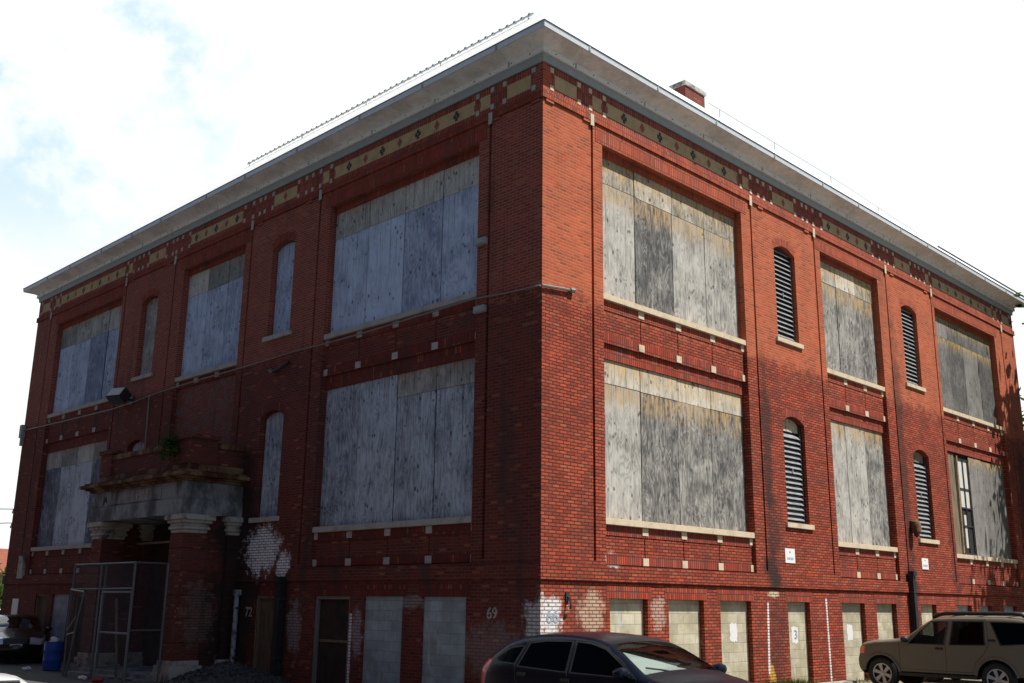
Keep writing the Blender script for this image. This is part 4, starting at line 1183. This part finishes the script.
def net(name, o, ux, uz, w, h, parent, sp=.075):
    mb = MB(); o = Vector(o) - Vector(encl.location); ux = Vector(ux); uz = Vector(uz)
    k = -h
    while k < w:
        a, b = max(0, k), min(w, k + h)
        if b > a:
            mb.tube([o + ux * a + uz * (a - k), o + ux * b + uz * (b - k)], .0026, 3, cap=False)
            mb.tube([o + ux * a + uz * (h - (a - k)), o + ux * b + uz * (h - (b - k))], .0026, 3, cap=False)
        k += sp
    mb.build(name, M['wire'], parent, recalc=False)
net('wire_mesh', (X, YC, 0), (0, 1, 0), (0, 0, 1), YA - YC, 2.75, encl)
net('wire_mesh', (X, YC, 0), (1, 0, 0), (0, 0, 1), .87, 2.75, encl)
# the sagging gate leaf
gate = empty('sagging_gate_leaf', 'sagging chain link gate leaf hanging askew at the left of the cage', 'gate', encl.location)
G = lambda x, y, z: (x, y, z)
q = [G(X - .05, 14.72, 2.12), G(X - .22, 13.50, 2.06), G(X - .26, 13.72, 1.05), G(X - .28, 13.92, -.05), G(X - .03, 14.66, .12), G(X - .05, 14.72, 1.05)]
tubes('gate_tube', [(q[0], q[1]), (q[1], q[2]), (q[2], q[3]), (q[4], q[5]), (q[5], q[0])], M['galv'], .024, gate)
tubes('gate_brace', [(q[5], (X - .2, 13.9, 1.42)), ((X - .05, 14.7, .95), q[2])], M['conduit'], .014, gate)
mb = MB()
for (y, x, z0, z1, tl) in ((12.6, X + .45, -.08, 1.9, .22),):
    mb.tube([(x, y, z0), (x - .1, y + tl, z1)], .035, 6)
thing('leaning_timber', mb, M['wood_old'], 'old timber leaning inside the chain link cage', 'timber')
# blue drum
drum = empty('blue_barrel', 'blue plastic barrel heaped with white rubbish at the left', 'barrel', (-2.0, 17.15, -.1))
m_blue = two_tone('blue_plastic', (.012, .07, .36), (.02, .09, .30), 4, .4, .7, .42)
mb = MB(); mb.lathe((0, 0, 0), [(.20, 0), (.243, .02), (.25, .08), (.25, .25), (.258, .27), (.258, .29), (.25, .31), (.25, .52), (.258, .54), (.258, .56), (.25, .58), (.25, .74), (.24, .77), (.245, .79), (.225, .79), (.22, .70), (.01, .70)], 32); mb.build('drum', m_blue, drum, smooth=35)
mb = MB()
for k in range(15):
    a = random.uniform(0, 6.28); rr = random.uniform(0, .15)
    rot = Matrix.Rotation(random.uniform(0, 3), 3, 'X') @ Matrix.Rotation(random.uniform(0, 3), 3, 'Z')
    mb.obox((rr * math.cos(a), rr * math.sin(a), .80 + random.uniform(-.03, .08) - rr * .25), (.16, .12, .05), rot)
tag(mb.build('rubbish', M['sign_white'], None, lambda p: (p[0] - 2.0, p[1] + 17.15, p[2] - .1), bevel=.015), 'white rubbish heaped in the top of the blue barrel', 'rubbish')
for k, (x, y, sz) in enumerate(((-2.55, 17.5, .16), (-2.9, 13.0, .14), (-3.0, 11.9, .16))):
    mb = MB(); rot = Matrix.Rotation(.5 + k, 3, 'Z') @ Matrix.Rotation(.3, 3, 'X')
    mb.obox((x, y, GND(x, y) + .045), (sz * 1.6, sz, .06), rot); mb.obox((x + .07, y + .05, GND(x, y) + .06), (sz, sz * .7, .05), rot @ rot)
    thing('litter_scrap', mb, M['sign_white'] if k != 2 else M['tail_red'], ['white scrap of litter at the foot of the blue barrel', 'white scrap of litter at the foot of the chain link cage', 'red scrap of litter beside the chain link cage'][k], 'litter', None, 'litter scraps', bevel=.015)

# gravel pile
def mound(name, c, rx, ry, h, mat, n=70):
    mb = MB(); rows = []
    for i in range(n + 1):
        row = []
        for j in range(n + 1):
            a, b = -1 + 2 * i / n, -1 + 2 * j / n
            d = math.hypot(a, b)
            x, y = c[0] + a * rx, c[1] + b * ry
            nz = noise.noise(Vector((x * 1.1, y * 1.1, 3)))
            z = h * max(0, 1 - d ** 1.25 * (1 + .25 * nz)) + .10 * nz * max(0, 1 - d) + (.02 * noise.noise(Vector((x * 9, y * 9, 1))) if d < 1 else -.03)
            row.append((x, y, GND(x, y) + z - .012))
        rows.append(row)
    mb.grid(rows)
    rq = random.Random(5)
    for _ in range(1500):                       # coarser stones on the heap and spilled round its foot
        i, j = rq.randint(2, n - 2), rq.randint(2, n - 2)
        if math.hypot(-1 + 2 * i / n, -1 + 2 * j / n) > rq.uniform(.5, 1.15): continue
        x, y, z = rows[i][j]; s = rq.uniform(.012, .05) * (1.5 if rq.random() < .08 else 1)
        rot = Matrix.Rotation(rq.uniform(0, 3), 3, 'X') @ Matrix.Rotation(rq.uniform(0, 3), 3, 'Z')
        mb.obox((x, y, max(z, GND(x, y)) + s * .3), (s * 1.4, s, s * .8), rot)
    return mb.build(name, mat, None, smooth=25)
def gravel_mat(name, a, bcol, sc):
    m, nt, b = new_mat(name); N = NT(nt); p = N.pos()
    vo = N.n('ShaderNodeTexVoronoi'); vo.inputs['Scale'].default_value = sc; N.link(p, vo.inputs['Vector'])
    v2 = N.n('ShaderNodeSeparateColor'); N.link(vo.outputs['Color'], v2.inputs[0])
    c = N.mix(v2.outputs[0], a, bcol)
    c = N.mix(.6, c, N.math('MULTIPLY_ADD', N.noise(p, 2, 5, .6), 1, .5), 'MULTIPLY')
    N.link(c, b.inputs['Base Color']); b.inputs['Roughness'].default_value = .95
    N.link(N.bump(N.math('MULTIPLY', vo.outputs['Distance'], -1), .03, .9), b.inputs['Normal'])
    return m
M['gravel'] = gravel_mat('dark_gravel', (.014, .017, .019), (.055, .06, .064), 22)
tag(mound('gravel_pile', (-1.8, 7.9, 0), 1.45, 2.1, .60, M['gravel']), 'heap of dark grey gravel in front of the shaded wall', 'gravel heap')

# wheel stop and planks near the off-road car
mb = MB(); mb.box(8.6, 10.3, -1.05, -.75, .0, .16)
mb.v = [(u, n, z if z < .05 else z - (.0)) for u, n, z in mb.v]
thing('wheel_stop', mb, two_tone('worn_concrete', (.40, .37, .32), (.22, .20, .18), 4), 'worn concrete wheel stop before the wall, left of the tan off-road car', 'wheel stop', bevel=.03)

# ------------------------------------------------------------------ ground
def ground_mat():
    m, nt, b = new_mat('asphalt'); N = NT(nt); p = N.pos()
    n1 = N.noise(p, .35, 6, .65); n2 = N.noise(p, 40, 4, .8); n3 = N.noise(p, 3, 5, .7)
    c = N.mix(N.smooth(n1, .35, .65), (.052, .055, .058), (.092, .092, .088))
    c = N.mix(N.smooth(n3, .55, .7), c, (.12, .117, .105))
    c = N.mix(.7, c, N.math('MULTIPLY_ADD', n2, 1.2, .4), 'MULTIPLY')
    vo = N.n('ShaderNodeTexVoronoi', feature='DISTANCE_TO_EDGE'); vo.inputs['Scale'].default_value = .35
    N.link(N.vmath('ADD', p, N.n('ShaderNodeTexNoise').outputs[1]), vo.inputs['Vector'])
    c = N.mix(N.math('MULTIPLY', N.smooth(vo.outputs['Distance'], .02, .004), .7), c, (.015, .015, .016))
    N.link(c, b.inputs['Base Color']); b.inputs['Roughness'].default_value = .9
    N.link(N.bump(n2, .008, .6), b.inputs['Normal'])
    return m
mb = MB()
xs = [-600, -200, -60] + [-40 + 2 * i for i in range(61)] + [140, 300, 600]
rows = [[(x, y, GND(x, y)) for y in [-600, -200, -60, -30, -15, -6, 0, 1.5] + [1.5 + i for i in range(1, 16)] + [30, 60, 140, 300, 700]] for x in xs]
mb.grid(rows); tag(mb.build('ground', ground_mat(), None, smooth=True), kind='structure')
mb = MB(); mb.poly([(.3, -2.6, .004), (40, -2.6, .004), (40, -.0, .004), (.3, -.0, .004)])
M['dirt'] = gravel_mat('pale_dirt', (.13, .11, .07), (.26, .22, .14), 22)
tag(mb.build('dirt_strip', M['dirt']), kind='structure')
mb = MB(); mb.poly([(12.2, -14, .004), (60, -14, .004), (60, -2.62, .004), (12.2, -2.62, .004)])
tag(mb.build('gravel_lot', M['dirt']), kind='structure')

# ------------------------------------------------------------------ plants
def leaf_cloud(mb, clumps, n, size, rr, squash=1.):
    for _ in range(n):
        c, r = rr.choice(clumps)
        d = Vector((rr.gauss(0, 1), rr.gauss(0, 1), rr.gauss(0, 1))).normalized() * r * min(1.7, abs(rr.gauss(.35, .62)))
        p = Vector(c) + Vector((d.x, d.y, d.z * squash))
        a = Vector((rr.gauss(0, 1), rr.gauss(0, 1), rr.gauss(0, 1))).normalized(); b = a.orthogonal().normalized()
        s = size * rr.uniform(.6, 1.3)
        mb.poly([p - a * s, p - b * s * .45, p + a * s, p + b * s * .45])
LEAF = [leaf_mat('leaf_mid_green', (.035, .075, .018), (.075, .13, .03)), leaf_mat('leaf_dark_green', (.02, .045, .015), (.045, .085, .025)), leaf_mat('leaf_olive', (.07, .09, .02), (.14, .15, .04))]
M['bark'] = two_tone('bark', (.10, .075, .055), (.045, .035, .028), 4, .4, .7, .95, (3, 3, .6), .02)
def tree(label, loc, h, cr, n, leaf, seed, size=.16, group=None, cat='tree', name='broadleaf_tree', low=.35, mat=0):
    rr = random.Random(seed); root = empty(name, label, cat, loc, 0, group)
    tr = MB(); clumps = []
    tr.tube([(0, 0, -.2), (rr.uniform(-.1, .1), rr.uniform(-.1, .1), h * .3), (rr.uniform(-.3, .3), rr.uniform(-.3, .3), h * .62), (rr.uniform(-.4, .4), rr.uniform(-.4, .4), h * .9)], .1, 8, radii=[h * .028, h * .02, h * .012, h * .003])
    for k in range(16):
        a = k * 2.4 + rr.uniform(-.4, .4); z0 = h * rr.uniform(low, .8); L = cr * rr.uniform(.55, 1.0) * (1.15 - .5 * abs(z0 / h - .55))
        e = (math.cos(a) * L, math.sin(a) * L, z0 + L * rr.uniform(.2, .7))
        tr.tube([(0, 0, z0 - .3), (e[0] * .5, e[1] * .5, z0 + (e[2] - z0) * .35), e], .05, 6, radii=[h * .009, h * .006, h * .002])
        clumps.append((e, cr * rr.uniform(.22, .42))); clumps.append(((e[0] * .6, e[1] * .6, e[2] * .98), cr * rr.uniform(.2, .36)))
        for q in range(2):
            f = (e[0] + rr.uniform(-.5, .5) * cr * .6, e[1] + rr.uniform(-.5, .5) * cr * .6, e[2] + rr.uniform(-.2, .4) * cr * .6)
            tr.tube([(e[0] * .7, e[1] * .7, z0 + (e[2] - z0) * .6), f], .02, 4, radii=[h * .004, h * .001]); clumps.append((f, cr * rr.uniform(.22, .24)))
    tr.build('trunk', M['bark'], root, smooth=True)
    lf = MB(); leaf_cloud(lf, clumps, n, size, rr); lf.build('crown', LEAF[mat], root, recalc=False)
    return root
tree('leafy tree behind the right end of the school', (42.5, 4.2, 0), 14, 4.6, 9000, 0, 5, .2)
tree('tall tree shading the right end of the wall', (28.6, -5.9, 0), 15.6, 4.5, 34000, 1, 8, .24, low=.22, mat=1)
def bush(label, loc, rx, ry, h, n, seed, mat, size=.1, name='bush'):
    rr = random.Random(seed); root = empty(name, label, 'bush', loc)
    cl = [((rr.uniform(-rx, rx), rr.uniform(-ry, ry), h * rr.uniform(.25, .8)), h * rr.uniform(.2, .38)) for _ in range(26)]
    st = MB()
    for c, r in cl[:10]: st.tube([(c[0] * .3, c[1] * .3, -.1), c], .03, 5)
    st.build('stems', M['bark'], root)
    lf = MB(); leaf_cloud(lf, cl, n, size, rr); lf.build('foliage', LEAF[mat], root, recalc=False)
bush('dense green hedge below the orange roof at the far left', (8.0, 51, -.1), 4.5, 2.0, 3.6, 9000, 3, 0, .16)
bush('dry yellowish shrub at the foot of the far hedge', (6.0, 48.6, -.1), 3.0, .8, 1.5, 3000, 4, 2, .12)
rr = random.Random(4); root = empty('weed_tuft', 'green weed growing on the rusty porch parapet', 'plant', FL((11.9, 1.55, 5.72)))
cl = [((rr.uniform(-.35, .15), rr.uniform(-.5, .45), rr.uniform(-.25, .3)), rr.uniform(.16, .3)) for _ in range(14)]
lf = MB(); leaf_cloud(lf, cl, 1200, .055, rr); lf.build('foliage', LEAF[0], root, recalc=False)
st = MB()
for c, r in cl: st.tube([(0, 0, 0), c], .008, 4)
st.build('stems', M['bark'], root)
# weeds along the wall
rr = random.Random(9); mb = MB()
for _ in range(2600):
    x = rr.choice([rr.uniform(7.4, 9.2), rr.uniform(.5, 24)]); y = -abs(rr.gauss(0, .28)) - .02; h = rr.uniform(.06, .34) * (.8 if 7.4 < x < 9.2 else .4)
    a = rr.uniform(0, 6.28); w = .012; t = rr.uniform(-.14, .14), rr.uniform(-.14, .05)
    mb.poly([(x - w * math.cos(a), y - w * math.sin(a), 0), (x + w * math.cos(a), y + w * math.sin(a), 0), (x + t[0], y + t[1], h)])
tag(mb.build('weeds', LEAF[2], None, recalc=False), 'straggly weeds along the foot of the sunlit wall', 'weeds', kind='stuff')

# ------------------------------------------------------------------ beyond the school
def row_house(label, loc, rz, w, d, h, rh, wallm, roofm, name='house', floors=1):
    root = empty(name, label, 'house', loc, rz)
    mb = MB(); mb.box(-w / 2, w / 2, -d / 2, d / 2, -.3, h); mb.build('wall', wallm, root)
    mb = MB(); e = .5; rd = .12
    A = [(-w / 2 - e, -d / 2 - e, h - .1), (w / 2 + e, -d / 2 - e, h - .1), (w / 2 + e, 0, h + rh), (-w / 2 - e, 0, h + rh)]
    Bq = [(x, -y, z) for x, y, z in A]
    mb.poly(A); mb.poly(Bq); mb.poly([(x, y, z - rd) for x, y, z in A]); mb.poly([(x, y, z - rd) for x, y, z in Bq])
    for s in (-1, 1): mb.poly([(s * w / 2, -d / 2, h), (s * w / 2, d / 2, h), (s * w / 2, 0, h + rh - .05)])
    r2 = mb.build('roof', roofm, root)
    for f in range(floors):
        for q in range(int(w / 3)):
            x = -w / 2 + 1.6 + q * 3
            m2 = MB(); m2.box(x, x + 1.1, -d / 2 - .03, -d / 2 + .02, 1.0 + f * 3, 2.5 + f * 3); wn = m2.build('window', M['dark'], root)
            m2 = MB(); m2.box(x - .07, x + 1.17, -d / 2 - .05, -d / 2 - .031, .9 + f * 3, .99 + f * 3); m2.box(x + .52, x + .58, -d / 2 - .05, -d / 2 - .031, 1.0 + f * 3, 2.5 + f * 3); m2.build('frame', M['sash_white'], wn)
    return root
M['orange_roof'] = two_tone('orange_clay_tiles', (.24, .075, .04), (.16, .05, .03), 3, .4, .7, .8, (1, 4, 1))
M['plaster'] = two_tone('plaster', (.45, .40, .33), (.36, .31, .25), 1.5)
row_house('low house with an orange tiled roof beyond the hedge at the far left', (17.5, 68, -.1), R_(15), 17, 9, 3.7, 1.75, M['plaster'], M['orange_roof'])
# the street side opposite the shaded wall (outside the picture, added to shade that wall)
row_house('unseen dark brick row of houses added across the side street to shade the left wall', (-17.4, 18.5, -.1), R_(90), 44, 9, 9.2, 2.4, M['brick_left'], M['pipe_black'], 'row_house', 2)
# utility pole
pole = empty('utility_pole', 'wooden utility pole with crossarms beyond the left end of the school', 'utility pole', (8.55, 49.9, -1.3))
mb = MB(); mb.tube([(0, 0, 0), (0, 0, 8.6)], .14, 10, radii=[.16, .11]); mb.build('mast', M['wood_old'], pole, smooth=True)
for z in (7.95, 7.1):
    mb = MB(); mb.box(-.5, .5, -.07, .07, z, z + .13); cr = mb.build('crossarm', M['wood_old'], pole)
    for x in (-.45, -.2, .4):
        m2 = MB(); m2.lathe((x, 0, z + .13), [(.03, 0), (.05, .05), (.03, .14)], 8); m2.build('insulator', M['frame_dark'], cr)
for k, (z0, z1, lab) in enumerate(((8.1, 9.4, 'upper overhead wire running left from the pole'), (7.3, 8.0, 'lower overhead wire running left from the pole'))):
    mb = MB(); a = Vector((8.1, 49.9, z0 - 1.2)); b = Vector((-14, 58, z1 + .6))
    mb.tube([a.lerp(b, t / 12) - Vector((0, 0, 1.1 * 4 * (t / 12) * (1 - t / 12))) for t in range(13)], .025, 5); thing('overhead_wire', mb, M['frame_dark'], lab, 'wire', None, 'overhead wires')

# ------------------------------------------------------------------ light
SUN_EL, SUN_AZ = 59.5, 25.0            # azimuth from the outward normal of the sunlit wall, towards +x
el, az = R_(SUN_EL), R_(SUN_AZ)
sd = Vector((math.cos(el) * math.sin(az), -math.cos(el) * math.cos(az), math.sin(el)))
L = D.lights.new('sun', 'SUN'); L.energy = 5.0; L.angle = R_(.5); L.color = (1, .955, .88)
so = D.objects.new('sun', L); COL.objects.link(so); so.rotation_euler = (-sd).to_track_quat('-Z', 'Y').to_euler()
w = D.worlds.new('World'); scene.world = w; w.use_nodes = True; nt = w.node_tree; nt.nodes.clear(); N = NT(nt)
out = N.n('ShaderNodeOutputWorld'); bg = N.n('ShaderNodeBackground'); N.link(bg.outputs[0], out.inputs[0])
sky = N.n('ShaderNodeTexSky', sky_type='NISHITA', sun_disc=False); sky.sun_elevation = el
sky.sun_rotation = math.atan2(sd.x, sd.y)
sky.air_density = 1.1; sky.dust_density = 1.2
g = N.n('ShaderNodeTexCoord').outputs['Generated']
DIRB = Vector((.26, .84, .475)).normalized()
side = N.vmath('DOT_PRODUCT', g, Vector((.70, .71, .1)).normalized()[:])
n = N.noise(g, 2.6, 7, .6, loc=(.35, .1, .2)); n2 = N.noise(g, 7, 5, .6)
f = N.math('ADD', side, N.math('MULTIPLY', N.math('SUBTRACT', n, .5), 1.1))
f = N.smooth(f, .42, .70)
hole = N.smooth(N.vmath('DOT_PRODUCT', g, DIRB[:]), .97, .9985)       # a thin spot in the cloud, upper left
n3 = N.noise(g, 9, 6, .62, loc=(.2, .7, .1))
cl = N.mix(N.math('MULTIPLY', N.smooth(n2, .35, .7), 1), (14.6, 15.4, 15.6), (16.6, 16.8, 16.6))
cl = N.mix(N.math('MULTIPLY', hole, N.smooth(n3, .46, .62)), cl, (9.6, 12.6, 16.4))
N.link(N.mix(f, sky.outputs[0], cl), bg.inputs[0]); bg.inputs[1].default_value = .05

# ------------------------------------------------------------------ camera
cam = D.cameras.new('camera'); co = D.objects.new('camera', cam); COL.objects.link(co); scene.camera = co
cam.sensor_width = 36; cam.lens = 1029.53 / 1024 * 36; cam.clip_end = 3000; cam.clip_start = .05
yaw, pit, roll = .782953169, .249126933, .0124775705
fw = Vector((math.cos(pit) * math.cos(yaw), math.cos(pit) * math.sin(yaw), math.sin(pit)))
rt = Vector((math.sin(yaw), -math.cos(yaw), 0)); up = rt.cross(fw)
r2 = rt * math.cos(roll) + up * math.sin(roll); u2 = up * math.cos(roll) - rt * math.sin(roll)
mtx = Matrix((r2, u2, -fw)).transposed().to_4x4(); mtx.translation = Vector((-14.59094, -13.67861, 1.9)); co.matrix_world = mtx
vs = scene.view_settings; vs.view_transform = 'Standard'; vs.look = 'None'; vs.exposure = .45; vs.gamma = 1; vs.use_curve_mapping = False
scene.cycles.max_bounces = 8; scene.cycles.transparent_max_bounces = 12
